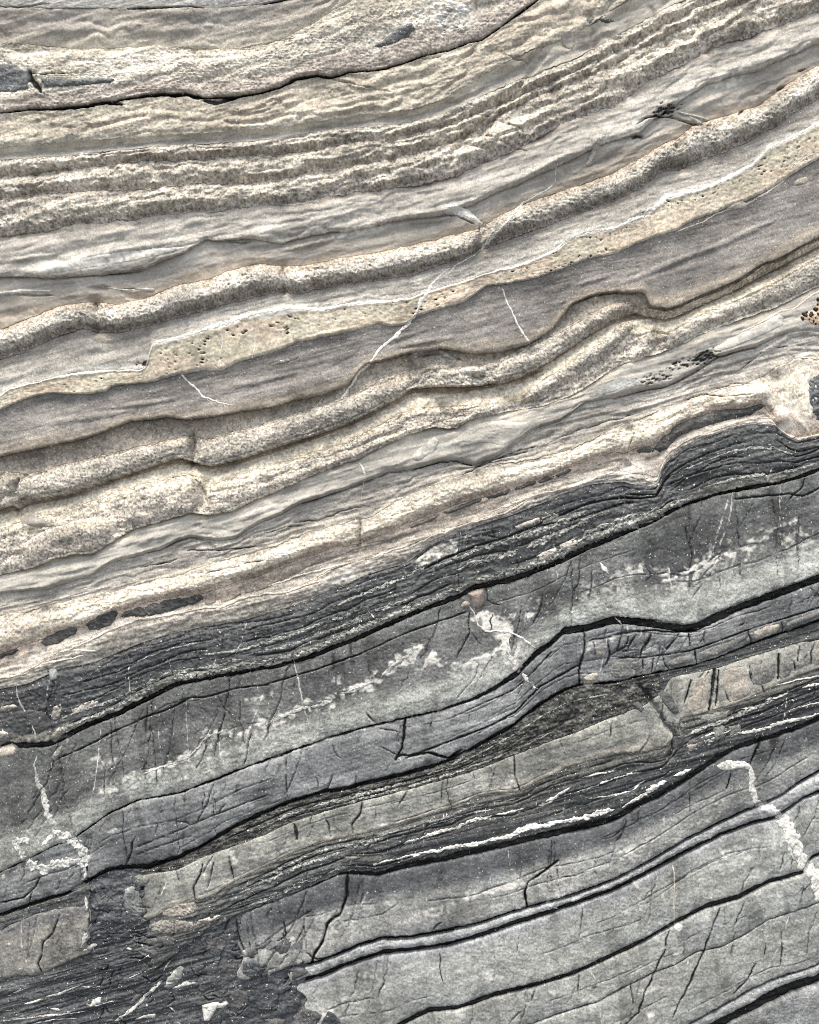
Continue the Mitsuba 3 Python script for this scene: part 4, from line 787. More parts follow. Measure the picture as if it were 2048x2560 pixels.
Layer(F + 'smooth_bed', 'u8', 'u9', R['smooth'], ribs=(3.0, 2.6), prof=[(0, -5), (0.25, 0), (0.6, 3), (0.92, 6), (1, 3)], und=(5.0, 110, 22), streak=(1.2, 70, 13), grit=(0.38, 4), lump=(0.6, 30), amp=[(0, 0.9), (600, 0.7), (900, 1.1), (1725, 1.3)])
Layer(F + 'olive_bed', 'u9', 'u10', R['olive'], [(0, -5), (0.3, -4), (0.7, -2), (1, -6)], und=(4.0, 120, 34), streak=(0.9, 140, 9), grit=(0.38, 4), lump=(0.8, 30))
Layer(F + 'granular_ridge', 'u10', 'u11', R['bigridge'], [(0, -4), (0.2, 6), (0.42, 12), (0.62, 13), (0.80, 5), (0.93, -5), (1, -5)], und=(3.0, 90, 34), streak=(0.39, 90, 9), grit=(0.9, 4), lump=(0.72, 16), crys=3.4)
Layer(F + 'banded_bed', 'u11', 'u12', R['banded'], ribs=(2.6, 1.6), prof=[(0, -4), (0.35, 0), (0.8, 3), (1, 5)], und=(3.0, 110, 20), streak=(1.1, 70, 10), grit=(0.42, 4), lump=(0.7, 20))
Layer(F + 'cream_bed', 'u12', 'u13', R['cream'], [(0, 5), (0.08, 7), (0.2, 5.5), (0.6, 5), (0.94, 5), (1, 3)], und=(1.2, 60, 30), streak=(0.5, 60, 6), grit=(0.4, 4), lump=(0.8, 14))
Layer(F + 'mauve_bed', 'u13', 'u14', R['mauve'], ribs=(2.2, 0.8), prof=[(0, -1), (0.2, 0), (0.55, 1), (0.85, 5), (0.97, 7), (1, 5)], und=(3.0, 150, 34), streak=(0.7, 80, 8), grit=(0.3, 4), lump=(0.7, 26))
Layer(F + 'hollow_band', 'u14', 'u15', R['stain'], [(0, -6), (0.5, -8), (1, -5)], und=(2.5, 80, 24), streak=(0.52, 80, 7), grit=(0.5, 4), lump=(0.55, 18), crys=1.0)
Layer(F + 'bouldery_bed', 'u15', 'u15b', R['boulder'], ribs=(2.2, 2.8), amp=[(0, 0.35), (1290, 0.35), (1350, -0.9), (1725, -0.9)], prof=[(0, -5), (0.2, 0), (0.5, 6), (0.8, 11), (0.95, 12), (1, 10)], und=(4.0, 80, 24), streak=(1.04, 70, 7), grit=(0.8, 4), lump=(0.83, 18), crys=2.4)
Layer(F + 'hollow_band_001', 'u15b', 'u15c', R['recess'], [(0, -16), (0.3, -13), (0.75, -4), (1, -2)], und=(3.0, 70, 24), streak=(0.52, 80, 7), grit=(0.6, 4), lump=(0.66, 18), crys=1.2)
Layer(F + 'bouldery_bed_001', 'u15c', 'u16', R['lowridge'], ribs=(2.6, 3.4), amp=[(0, 0.6), (850, 0.5), (900, 0.3), (1000, 0.3), (1090, -0.7), (1725, -0.7)], prof=[(0, -2), (0.3, 4), (0.6, 7), (0.9, 7), (1, 4)], und=(4.5, 70, 22), streak=(0.98, 70, 7), grit=(0.7, 4), lump=(0.88, 18), crys=2.0)
Layer(F + 'greenish_bed', 'u16', 'u17', R['green'], ribs=(2.0, 2.0), prof=[(0, -6), (0.2, -2), (0.55, 2), (0.9, 5), (1, 2)], und=(4.0, 80, 20), streak=(1.2, 90, 8), grit=(0.2, 4), lump=(1.0, 22))
Layer(F + 'olive_bed_001', 'u17', 'u18', R['stringer'], ribs=(3.0, 3.0), prof=[(0, -4), (0.3, -2), (0.7, -1), (1, 0)], und=(2.5, 90, 22), streak=(2.2, 70, 7), grit=(0.4, 4), lump=(1.2, 16))
Layer(F + 'cream_grained_bed', 'u18', 'l0', R['creamgrain'], ribs=(1.8, 2.4), prof=[(0, 0), (0.3, 5), (0.6, 7), (0.8, 4), (0.95, -2), (1, -3)], und=(2.5, 100, 26), streak=(0.52, 80, 7), grit=(0.6, 4), lump=(0.50, 16), crys=1.4)
Layer(F + 'clast_band', 'l0', 'l1', R['clastband'], ribs=(1.6, 2.4), prof=[(0, -4), (0.5, -4), (1, -3)], und=(2.0, 60, 14), streak=(1.5, 60, 6), grit=(0.5, 4), lump=(1.2, 14))
Layer(F + 'crust_band', 'l1', 'l2', R['crust'], ribs=(2.0, 2.4), prof=[(0, 2), (0.4, 0), (1, -2)], und=(2.0, 70, 14), streak=(1.5, 70, 5), grit=(0.6, 4), lump=(1.0, 14))
Layer('shale_bed', 'l2', 'p3a', R['shale'], ribs=(4.5, 2.2), prof=[(0, -3), (0.1, -1), (0.5, 0), (0.9, 1), (1, -1)], und=(2.0, 110, 14), streak=(1.6, 70, 6), grit=(1.0, 4), lump=(1.8, 16))
def seam(key, a, b, base=-15, x0=-900, **k):
    Layer(key, a, b, R['seam'], [(0, 0), (0.5, 1), (1, -1)], base=base, und=(5, 40, 9), streak=(2.4, 50, 4), grit=(1.2, 4), lump=(3.0, 14), x0=x0, **k)
seam('bedrock__shale_seam', 'p3a', 'p3b', -9)
E = dict(edge=3.0, edge_r=4.0)
Layer('limestone_bed', 'p3b', 'p4a', R['thick'], [(0, 0), (0.5, 1.5), (1, 0)], und=(3.5, 140, 60), streak=(0.5, 140, 9), grit=(0.5, 4), lump=(1.0, 20), **E)
seam('bedrock__shale_seam_001', 'p4a', 'p4b', -12)
Layer('limestone_bed_001', 'p4b', 'p5a', R['thin'], [(0, 0), (0.5, 1), (1, 0)], und=(3.0, 130, 34), streak=(0.8, 130, 8), grit=(0.5, 4), lump=(0.9, 18), **E)
seam('bedrock__shale_seam_002', 'p5a', 'p5b', -15)
Layer('speckled_shale', 'p5b', 'p6', R['speckled'], [(0, -4), (0.5, -3), (1, -4)], x0=296, x1=1392, und=(2.0, 70, 12), streak=(1.6, 60, 4), grit=(1.4, 3.6), lump=(1.4, 9))
Layer('limestone_bed_002', 'p6', 'p7', R['creambed'], [(0, 0), (0.5, 1), (1, 0)], x0=297, und=(2.5, 120, 30), streak=(0.6, 110, 8), grit=(0.5, 4), lump=(0.9, 18), cuts=('1350,1440 1378,1484 1398,1515 1424,1552', '1505,1400 1501,1453 1494,1500', '1641,1370 1640,1440'), **E)
Layer('thin_shale', 'p5b', 'p6', R['lamshale'], [(0, -5), (1, -3)], x0=1362, und=(2.0, 70, 12), streak=(1.6, 80, 4), grit=(0.7, 3.5), lump=(0.8, 12))
Layer('laminated_shale', 'p7', 'p8a', R['lamshale'], ribs=(4.0, 2.2), prof=[(0, -2), (0.5, 0), (1, -2)], x0=312, und=(2.2, 100, 14), streak=(2.2, 100, 5), grit=(0.7, 4), lump=(0.9, 14))
seam('bedrock__shale_seam_003', 'p8a', 'p8b', -11, x0=480)
Layer('limestone_bed_003', 'p8b', 'p9a', R['lower'], [(0, 0), (0.5, 2), (1, 0)], x0=505, und=(3.5, 150, 60), streak=(0.3, 140, 9), grit=(0.5, 4), lump=(1.0, 22), cuts=('731,1842 731,1885 718,1922 688,1947 681,1982 661,2012 656,2034', '1176,1812 1160,1824 1137,1840 1112,1857 1105,1880 1112,1913', '1606,1556 1594,1578 1580,1608 1590,1700'), **E)
seam('bedrock__shale_seam_004', 'p9a', 'p9b', -16, x0=600)
Layer('limestone_strip', 'p9b', 'p10a', R['strip'], [(0, 0), (0.5, 1), (1, 0)], x0=612, base=-1.0, und=(1.5, 100, 40), grit=(0.6, 4), lump=(0.8, 12), cuts=('655,2030 654,2062', '725,2008 716,2040', '1125,1915 1130,1935', '1161,1900 1170,1915'), edge=3.5, edge_r=3.5)
seam('bedrock__shale_seam_005', 'p10a', 'p10b', -17, x0=620)
Layer('limestone_bed_004', 'p10b', 'p11a', R['big'], [(0, 0), (0.5, 2), (1, 0)], x0=636, und=(4.0, 170, 80), streak=(0.3, 140, 9), grit=(0.5, 4), lump=(1.0, 22), **E)
seam('bedrock__shale_seam_006', 'p11a', 'p11b', -9, x0=780)
Layer('limestone_bed_005', 'p11b', 'p12a', R['below'], [(0, 0), (0.5, 1.5), (1, 0)], x0=800, und=(3.0, 150, 60), streak=(0.4, 140, 9), grit=(0.5, 4), lump=(1.0, 22), edge=2.0, edge_r=3.5)
Layer('limestone_bed_006', 'p12b', 'p13a', R['below'], [(0, 0), (0.5, 1.5), (1, 0)], x0=900, und=(3.0, 150, 60), streak=(0.4, 140, 9), grit=(0.5, 4), lump=(1.0, 22), edge=2.0, edge_r=3.5)
seam('bedrock__shale_seam_007', 'p13a', 'p13b', -14, x0=900)
Layer('limestone_strip_001', 'p13b', 'p14a', R['strip'], [(0, 0), (0.5, 1), (1, 0)], x0=900, base=-1.5, und=(1.5, 100, 40), grit=(0.6, 4), lump=(0.8, 12), edge=3.0, edge_r=3.5)
seam('bedrock__shale_seam_008', 'p14a', 'p14b', -13, x0=900)
Layer('limestone_bed_007', 'p14b', 'bot', R['last'], [(0, 0), (0.5, 2), (1, 0)], x0=900, und=(4.0, 150, 70), streak=(0.3, 140, 9), grit=(0.5, 4), lump=(1.0, 22), **E)
# the shattered corner at the lower left
Layer('limestone_bed_008', 'p6', 'p7', R['greenish'], [(0, 0), (0.5, 1.5), (1, 0)], x1=186, und=(3.5, 90, 50), streak=(0.4, 140, 9), grit=(0.5, 4), lump=(1.2, 20), **E)
Layer('thin_shale_001', 'p5b', 'p6', R['lamshale'], [(0, -2), (1, -2)], x1=186, und=(2.0, 70, 12), streak=(1.6, 80, 4), grit=(0.7, 3.5), lump=(0.8, 12))
Layer('breccia', 'p5b', 'p7', R['breccia'], [(0, -5), (1, -5)], x0=182, x1=301, und=(4.0, 30, 20), streak=(1.5, 40, 6), grit=(0.8, 3.5), lump=(3.0, 14))
Layer('breccia__laminated_rock', 'p7', 'bot', R['laminated'], [(0, -5), (1, -5)], x1=458, und=(3.5, 110, 16), streak=(3.0, 90, 6), grit=(0.8, 3.5), lump=(1.6, 16), back=-40)
Layer('breccia__broken_rock', 'p7', 'bot', R['breccia'], [(0, -6), (1, -6)], x0=428, x1=646, und=(4.0, 40, 24), streak=(1.5, 40, 7), grit=(0.8, 3.5), lump=(3.2, 15), back=-40)

# bonded beds grade into each other: each gets a row of its own whose margins lean towards its neighbours
def bond(names, most=7.0):
    LL = [L for L in LAYERS if L.key in names]
    for P, Q in zip(LL[:-1], LL[1:]):
        if abs(P.ph[-1] - Q.ph[0]) <= most:
            m = 0.5 * (P.ph[-1] + Q.ph[0]); P.ph[-1] = m; Q.ph[0] = m


bond([L.key for L in LAYERS if L.key.startswith('rock_face')]); bond(['limestone_slab__grey_band', 'limestone_slab__granular_band'])
def blend_margins(names):
    LL = [L for L in LAYERS if L.key in names]
    own = [list(ROWS[L.mat]) for L in LL]
    for i, L in enumerate(LL):
        r = list(own[i])
        th = 60.0
        a, b_ = L.tb(np.linspace(0, 1725, 60)); th = max(12.0, float(np.median(b_ - a)))
        if i > 0:
            r[9:12] = [0.5 * p + 0.5 * q for p, q in zip(own[i][9:12], own[i - 1][12:15])]; r[21] = max(r[21], min(0.5, 16.0 / th))
        if i < len(LL) - 1:
            r[12:15] = [0.5 * p + 0.5 * q for p, q in zip(own[i][12:15], own[i + 1][9:12])]; r[22] = max(r[22], min(0.5, 16.0 / th))
        r[35] = min(0.5, 26.0 / th)
        ROWS.append(r); L.mat = len(ROWS) - 1


blend_margins([L.key for L in LAYERS if L.key.startswith('rock_face')][:9]); blend_margins(['rock_face__mauve_bed', 'rock_face__hollow_band', 'rock_face__bouldery_bed'])
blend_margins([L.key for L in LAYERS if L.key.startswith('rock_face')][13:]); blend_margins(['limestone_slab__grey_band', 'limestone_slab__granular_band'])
for L in LAYERS: build_layer(L)
def vn_add(parent, name, s, w, mat, **k):
    key = num(parent + '__' + name); vein(key, s, w, R[mat], seed=len(scene), **k); return key
def st_add(parent, name, s, mat, **k):
    key = num(parent + '__' + name) if parent else num(name)
    stone(key, pts(s), R[mat], seed=len(scene), **k); return key

# ---- the slab above the black crack
G = 'limestone_slab__granular_band'
st_add(G, 'slate_block', '-44,139 0,138 33,137 45,149 64,152 67,166 62,190 30,196 0,196 -44,198', 'slate', h=4.5, r=3, rough=1.4, jit=3.0)
st_add(G, 'slate_block', '90,167 150,168 205,165 243,170 236,177 180,182 120,186 95,188', 'slate', h=4.5, r=3, rough=1.4, jit=3.0)
st_add(G, 'slate_block', '776,104 800,92 820,75 840,60 866,50 872,58 858,78 835,92 806,101', 'slate', h=4.5, r=3, rough=1.4, jit=3.0)
st_add(G, 'slate_block', '855,66 868,56 876,64 864,80 850,84', 'clast', h=1.5, r=3)
vn_add(G, 'vein', '88,165 150,165 205,159 260,156 330,150', (3, 3, 3, 2), 'creamvein', h=0.8)
vn_add(G, 'vein', '-40,199 20,199 72,197', (3.5, 4, 2), 'creamvein', h=0.8)
for i in range(30):
    q = np.random.RandomState(500 + i); cx, cy = 950 + 34 * q.randn(), 30 + 22 * q.randn(); r = q.uniform(4, 11)
    a = np.sort(q.uniform(0, 6.28, 7))
    stone(num(G + '__white_lump'), np.stack([cx + r * np.cos(a) * q.uniform(.7, 1.2, 7), cy + 0.75 * r * np.sin(a) * q.uniform(.7, 1.2, 7)], 1), R['calcite' if i % 3 else 'greycalcite'], h=q.uniform(2, 6), r=4, rough=1.2, seed=i)
for i in range(4):
    st_add('rock_slab', 'white_lump', ('430,-2 452,-4 456,6 444,10 432,9', '454,2 470,-2 486,2 484,9 462,11', '404,-4 424,-6 428,4 410,6', '470,-8 498,-10 496,-1 476,0')[i], 'calcite', h=4, r=4)

# ---- the pale face
P = 'rock_face__peach_bed'
st_add(P, 'dark_scab', '431,208 455,207 478,209 470,219 448,223 431,221', 'clast', h=1.0, r=2, rough=0.8)
st_add(P, 'lens', '1228,42 1262,38 1300,41 1290,47 1250,49 1232,47', 'slate', h=0.6, r=3)
P = 'rock_face__ridged_bed_002'
vn_add(P, 'vein', '1556,-4 1544,10 1530,22 1506,45 1488,58 1469,75 1445,84 1419,100 1380,118 1319,150 1309,190 1294,222', (2.6, 3.2, 2.4, 2.4, 2), 'creamvein', h=0.8, amp=2.5)
for s in ('1181,78 1188,66 1200,60 1210,72 1211,92 1206,104 1194,100 1183,92', '1296,122 1306,108 1318,104 1324,112 1316,124 1302,128', '1334,108 1342,100 1352,106 1360,114 1348,118 1338,116'):
    st_add(P, 'grey_chip', s, 'olive', h=4.0, r=4, rough=1.0, jit=2.0)
P = 'rock_face__smooth_bed'
st_add(P, 'pale_lens', '60,571 110,556 180,542 260,531 340,523 398,519 385,528 330,541 255,556 170,570 110,578 72,577', 'smooth', h=2.2, r=7, rough=0.8, tone=0.3)
st_add(P, 'ledge', '-40,618 0,613 40,607 70,608 112,609 108,614 60,616 20,621 -40,626', 'smooth', h=5.0, r=4, rough=0.6, tone=0.2)
st_add(P, 'ledge', '205,600 250,607 290,606 325,605 326,612 300,614 262,612 230,607', 'smooth', h=5.5, r=4, rough=0.6, tone=0.2)
st_add(P, 'white_knob', '935,436 950,432 968,436 985,438 998,452 1014,466 1020,470 1008,475 985,462 962,452 940,446', 'calcite', h=4.0, r=5, rough=1.0)
st_add(P, 'ledge', '1424,232 1450,237 1480,244 1497,250 1490,253 1462,247 1430,238', 'smooth', h=4.0, r=3, rough=0.5, tone=0.2)
st_add(P, 'ledge', '1450,243 1470,250 1482,257 1476,262 1458,253', 'smooth', h=4.0, r=3, rough=0.5, tone=0.2)
st_add(P, 'fin', '1243,292 1258,283 1276,286 1262,310 1248,345 1240,350 1234,345 1246,315', 'smooth', h=4.5, r=4, rough=0.5)
vn_add(P, 'vein', '1173,342 1171,360 1168,388', (2.0, 2.2), 'creamvein', h=0.6, amp=1.0)
P = 'rock_face__granular_ridge'
vn_add(P, 'vein', '1168,388 1150,399 1122,416 1102,426 1085,445 1070,465 1050,490 1030,508 1012,525 985,545 958,560 944,578', (3.5, 4, 6, 7.5, 5, 4.5), 'calcite', h=1.0, amp=2.0)
vn_add(P, 'vein', '592,568 596,588 597,606', (2.5, 3, 2.5), 'creamvein', h=0.8)
P = 'rock_face__cream_bed'
for s, w in (('468,699 470,726 463,756', (3.2, 4.2, 2.5)), ('553,694 536,709 538,731 532,756', (2.5, 3.8, 3)), ('1366,462 1362,507', (3, 2.6)), ('1321,484 1324,526', (3, 3.6)), ('1414,424 1419,457 1425,488', (4, 6, 3.4)), ('1238,512 1238,540', (2.4, 2.4)), ('1656,376 1664,356 1690,336 1735,314', (3, 3.8, 3.4)), ('1150,552 1152,580', (2, 2)), ('215,800 216,826', (3, 3)), ('57,822 58,840', (3, 3))):
    vn_add(P, 'vein', s, w, 'creamvein', h=0.8, amp=1.6)
vn_add(P, 'white_crust', '318,723 375,712 431,694 494,675 531,661 606,649 681,651 756,638 793,635 862,631', (5, 7, 9, 11, 12, 9, 7, 5, 5, 4), 'calcite', h=0.7, amp=1.2)
vn_add(P, 'white_crust', '1037,573 1087,562 1130,545 1162,531 1212,496 1260,486 1294,481 1356,452 1406,416 1440,407 1469,402 1531,377 1581,349 1619,311 1669,289 1706,269 1760,240', (5, 5, 5, 7, 6, 9, 10, 7, 9, 6, 5, 6, 5), 'calcite', h=0.7, amp=1.2)
st_add(P, 'nodule', '933,640 938,628 952,621 972,622 978,630 968,640 950,646', 'nodule', h=2.5, r=5, rough=0.4)
st_add(P, 'white_knob', '1528,440 1545,428 1560,424 1571,428 1570,438 1558,440 1545,442', 'creamvein', h=3, r=4)
vn_add(P, 'white_crust', '1424,488 1450,478 1480,468 1506,452 1530,442 1570,432 1600,414 1620,402 1656,377', (3, 3, 4, 3, 6, 5, 5, 3), 'creamvein', h=0.8, amp=1.6)
P = 'rock_face__mauve_bed'
vn_add(P, 'vein', '947,564 930,578 912,597 887,637 875,662 862,681 831,709 801,734 781,761 756,784 731,821 717,842', (4, 6, 8.5, 7, 7, 6, 5, 6, 4), 'calcite', h=0.9, amp=2.0)
vn_add(P, 'vein', '1057,606 1066,632 1075,651 1095,694 1117,726', (3.5, 5, 6, 4.5), 'calcite', h=0.8, amp=2.2, broken=0.05)
vn_add(P, 'vein', '380,786 402,809 418,824 432,838 460,846 495,854', (3, 6.5, 5.5, 3.5, 2.6), 'calcite', h=0.9, amp=2.4)
vn_add(P, 'vein', '431,836 442,845 452,858', (2.2, 2), 'creamvein', h=0.6)
vn_add(P, 'vein', '683,833 672,846 658,866 644,882', (2.4, 3.2, 2), 'creamvein', h=0.8)
st_add(P, 'pale_lump', '570,766 590,758 606,756 616,748 632,748 626,758 606,764 586,770 572,771', 'mauve', h=1.5, r=4, tone=0.1)
st_add(P, 'pale_lump', '1672,384 1682,374 1700,371 1704,380 1694,388 1676,391', 'creamstone', h=2.0, r=4)
P = 'rock_face__bouldery_bed'
st_add(P, 'ripple', '870,741 895,733 925,734 950,742 965,754 955,758 930,747 900,746 880,752 865,756 850,755', 'mauve', h=4.5, r=4, rough=0.4, tone=0.15)
st_add(P, 'white_lump', '965,778 980,770 1005,768 1020,775 1018,790 1005,796 985,790 970,788', 'boulder', h=7, r=6, rough=2.0, tone=0.2, crys=2)
for s in ('16,1062 24,1032 40,1012 112,985 200,965 300,942 370,922 396,917 403,935 398,957 370,963 300,986 212,1016 150,1038 60,1058 30,1070', '413,945 425,934 506,908 581,888 656,862 731,838 800,808 850,790 884,784 891,793 870,812 831,841 781,866 731,891 656,916 581,939 506,964 446,981 416,976',
          '1036,802 1044,772 1090,742 1140,716 1212,682 1260,652 1310,632 1338,636 1337,656 1294,672 1237,706 1187,740 1132,775 1100,791 1050,808', '-60,1050 -20,1030 6,1024 8,1050 -10,1080 -60,1092'):
    st_add(P, 'ridge_segment', s, 'boulder', h=9, r=13, rough=1.1, crys=1.2, jit=2.5)
P = 'rock_face__bouldery_bed_001'
for s in ('438,1066 500,1040 600,1000 700,965 800,925 862,900 905,891 900,902 862,915 806,940 756,965 656,1000 606,1022 531,1052 470,1078 444,1082', '258,1060 270,1042 330,1022 395,1004 420,1014 426,1050 418,1076 350,1092 282,1112 262,1100', '40,1150 90,1118 180,1090 240,1085 248,1110 230,1140 195,1162 157,1164 112,1174 60,1190'):
    st_add(P, 'ridge_segment', s, 'lowridge', h=7, r=12, rough=1.1, crys=1.2, jit=2.5)
st_add(P, 'boulder', '1324,752 1330,730 1350,714 1372,702 1388,707 1386,724 1372,744 1350,758 1334,763', 'boulder', h=11, r=9, rough=1.5, crys=2.4)
st_add(P, 'boulder', '1404,733 1402,710 1420,694 1470,666 1545,636 1618,604 1700,556 1800,500 1800,560 1725,600 1690,615 1640,634 1600,652 1565,664 1495,690 1450,715 1412,738', 'boulder', h=11, r=10, rough=1.1, crys=1.4)
st_add(P, 'boulder', '1100,842 1108,826 1130,808 1200,762 1260,722 1310,680 1335,672 1335,690 1300,730 1250,770 1200,802 1150,832 1120,846', 'boulder', h=9, r=9, rough=1.1, crys=1.4)
st_add(P, 'boulder', '985,882 996,862 1030,850 1062,845 1072,858 1062,866 1036,874 1005,882', 'boulder', h=6, r=7, rough=1.8, crys=1.5)
st_add(P, 'grey_flake', '36,1092 60,1082 92,1092 122,1106 100,1112 62,1108 44,1104', 'olive', h=4, r=6, rough=0.5)
P = 'rock_face__greenish_bed'
vn_add(P, 'vein', '755,972 764,984 770,1004', (3, 6, 5), 'calcite', h=1.4, amp=1.0); vn_add(P, 'vein', '768,1006 763,1030 762,1058', (2.5, 3, 2), 'creamvein', h=0.8)
vn_add(P, 'vein', '1118,892 1116,910 1104,926', (3, 2.4), 'creamvein', h=0.8)
st_add(P, 'lens', '960,925 975,905 1010,890 1060,884 1110,892 1118,905 1098,928 1080,942 1060,940 1030,932 990,936', 'green', h=2.5, r=8, rough=0.8, tone=-0.05)
st_add(P, 'lens', '1236,836 1262,815 1300,798 1330,795 1352,802 1345,814 1310,822 1280,832 1250,842', 'bluestone', h=1.6, r=8, rough=0.8)
st_add(P, 'pale_lens', '862,965 880,945 900,930 915,918 926,928 918,948 900,960 880,972', 'green', h=3.5, r=6, rough=0.8, tone=0.2)
st_add(P, 'ledge', '1500,735 1530,715 1580,692 1640,660 1652,668 1648,686 1620,700 1580,718 1540,734 1512,742', 'green', h=4, r=6, rough=0.6, tone=0.2)
vn_add(P, 'white_crust', '1560,700 1600,680 1632,662 1650,652 1672,650 1700,630 1760,590', (3, 5, 4, 5, 6), 'creamvein', h=1.2)
P = 'rock_face__olive_bed_001'
st_add(P, 'arch_rib', '1600,738 1632,718 1660,700 1690,696 1725,699 1790,720 1790,728 1725,708 1692,705 1664,712 1640,730 1608,745', 'stringer', h=4, r=3, rough=0.4)
key = 'rock_face__olive_bed_001__lichen_crust'
st_add(P, 'rusty_patch', '1684,672 1690,662 1702,655 1712,653 1725,640 1760,636 1760,690 1725,688 1712,685 1700,678', 'rust', h=1.6, r=3, rough=1.0)
for i in range(14):
    q = np.random.RandomState(900 + i); cx, cy = ((1690, 670), (1697, 663), (1703, 672), (1708, 662), (1711, 677), (1716, 682), (1718, 650), (1723, 640), (1721, 662), (1724, 630), (1700, 657), (1716, 670), (1726, 678), (1730, 655))[i]
    r = q.uniform(3, 8); a = np.linspace(0, 6.28, 8)[:-1]
    stone(num(P + '__black_spot'), np.stack([cx + r * np.cos(a) * q.uniform(.6, 1.2, 7), cy + 1.3 * r * np.sin(a) * q.uniform(.6, 1.2, 7)], 1), R['black'], h=4.0, r=1.5, rough=1.6, seed=i, step=1.3)
P = 'rock_face__clast_band'
CL = ['-44,1398 -10,1384 14,1370 36,1363 40,1370 30,1380 0,1388 -44,1408', '84,1350 92,1342 118,1330 150,1320 162,1324 158,1336 140,1346 112,1358 94,1360', '180,1318 186,1310 214,1294 240,1286 250,1290 240,1306 230,1318 205,1326 186,1328',
      '252,1302 262,1288 300,1276 350,1264 400,1254 424,1252 428,1262 412,1272 370,1284 320,1296 290,1300 270,1298']
for s in CL: st_add(P, 'dark_clast', s, 'clast', h=3.5, r=3, rough=2.2, jit=4.5, crys=1.2)
st_add(P, 'clast_or_shade', '432,1252 450,1244 455,1254 456,1270 438,1276 430,1274', 'browned', h=2.5, r=3); st_add(P, 'clast_or_shade', '462,1250 485,1239 503,1233 509,1252 494,1262 466,1272', 'browned', h=3.0, r=4)
st_add(P, 'clast_or_shade', '512,1230 560,1212 600,1194 645,1176 700,1160 756,1147 752,1158 700,1176 650,1194 615,1212 570,1236 540,1246 514,1252', 'browned', h=2.5, r=5, rough=1.2)  # shading under the overhanging bed above, built as a brown piece
for s in ('932,1080 950,1070 975,1062 1000,1053 1018,1048 1016,1056 990,1066 965,1076 940,1084', '1022,1048 1050,1038 1075,1029 1072,1038 1048,1047 1028,1053', '1080,1028 1105,1018 1130,1012 1128,1020 1108,1028 1086,1034', '1134,1012 1150,1006 1168,1001 1166,1009 1148,1016 1136,1018', '1170,1000 1190,992 1205,984 1206,990 1190,1000 1174,1006', '862,1105 890,1094 925,1082 920,1092 892,1104 866,1114'):
    st_add(P, 'clast_or_shade' if s.startswith('862') else 'dark_clast', s, 'clast' if not s.startswith('862') else 'browned', h=4.0, r=3, rough=1.2, crys=0.8, jit=3.0)
st_add(P, 'slate_slab', '1380,946 1386,934 1398,920 1431,892 1460,880 1481,873 1510,864 1569,860 1604,849 1612,852 1600,864 1570,876 1530,884 1500,895 1460,905 1430,922 1404,945 1390,952', 'clast', h=6, r=5, rough=1.6, jit=4.5)
st_add(P, 'slate_slab', '1338,948 1352,942 1368,940 1380,944 1378,952 1360,952 1344,954', 'clast', h=2, r=3); 
st_add(P, 'slate_slab', '1700,802 1716,790 1800,770 1800,892 1716,884 1704,850', 'slate', h=3, r=6, rough=3.0, crys=1.5, jit=4.5)
vn_add(P, 'vein', '1500,900 1540,893 1580,882 1620,878 1640,884', (1.5, 2.5, 2.5, 2), 'creamvein', h=0.8)
vn_add(P, 'vein', '1322,963 1334,976 1351,986 1356,1000 1360,1010 1376,1016 1394,1024', (3, 4.5, 3, 4, 3), 'creamvein', h=1.6, amp=1.0)
vn_add(P, 'vein', '1662,858 1670,882 1674,905', (3, 3), 'creamvein', h=1.5); vn_add(P, 'vein', '1684,890 1698,904 1714,918', (3, 5, 3), 'creamvein', h=1.5)
P = 'rock_face__crust_band'
for s, w in (('-44,1432 0,1428 57,1418', (4, 4, 3)), ('90,1398 130,1390 175,1380', (2.5, 3, 2)), ('125,1372 150,1366 187,1349 225,1329 287,1306 362,1294 431,1279 463,1279 506,1261 556,1251 606,1247 643,1231 680,1222', (2, 3, 3.5, 4, 4, 3.5, 4, 3, 3, 2)), ('128,1372 170,1368 205,1372', (2, 2.6, 2)), ('430,1292 462,1291', (2, 2)), ('560,1236 600,1222 650,1206 700,1194 740,1184', (2, 3, 3, 2)), ('776,1166 790,1172 820,1160 862,1148', (2, 3, 2)), ('862,1152 912,1130 987,1102 1062,1080', (3, 4, 4, 3)), ('1037,1076 1080,1060 1125,1044 1212,1022 1294,992', (2.5, 3, 4, 5, 3)), ('960,1112 1000,1096 1040,1084', (2, 2.5, 2)), ('1060,1066 1100,1052 1130,1040', (2, 2.5, 2))):
    vn_add(P, 'vein', s, tuple(1.6 * q for q in w), 'creamvein', h=2.4, amp=2.2)

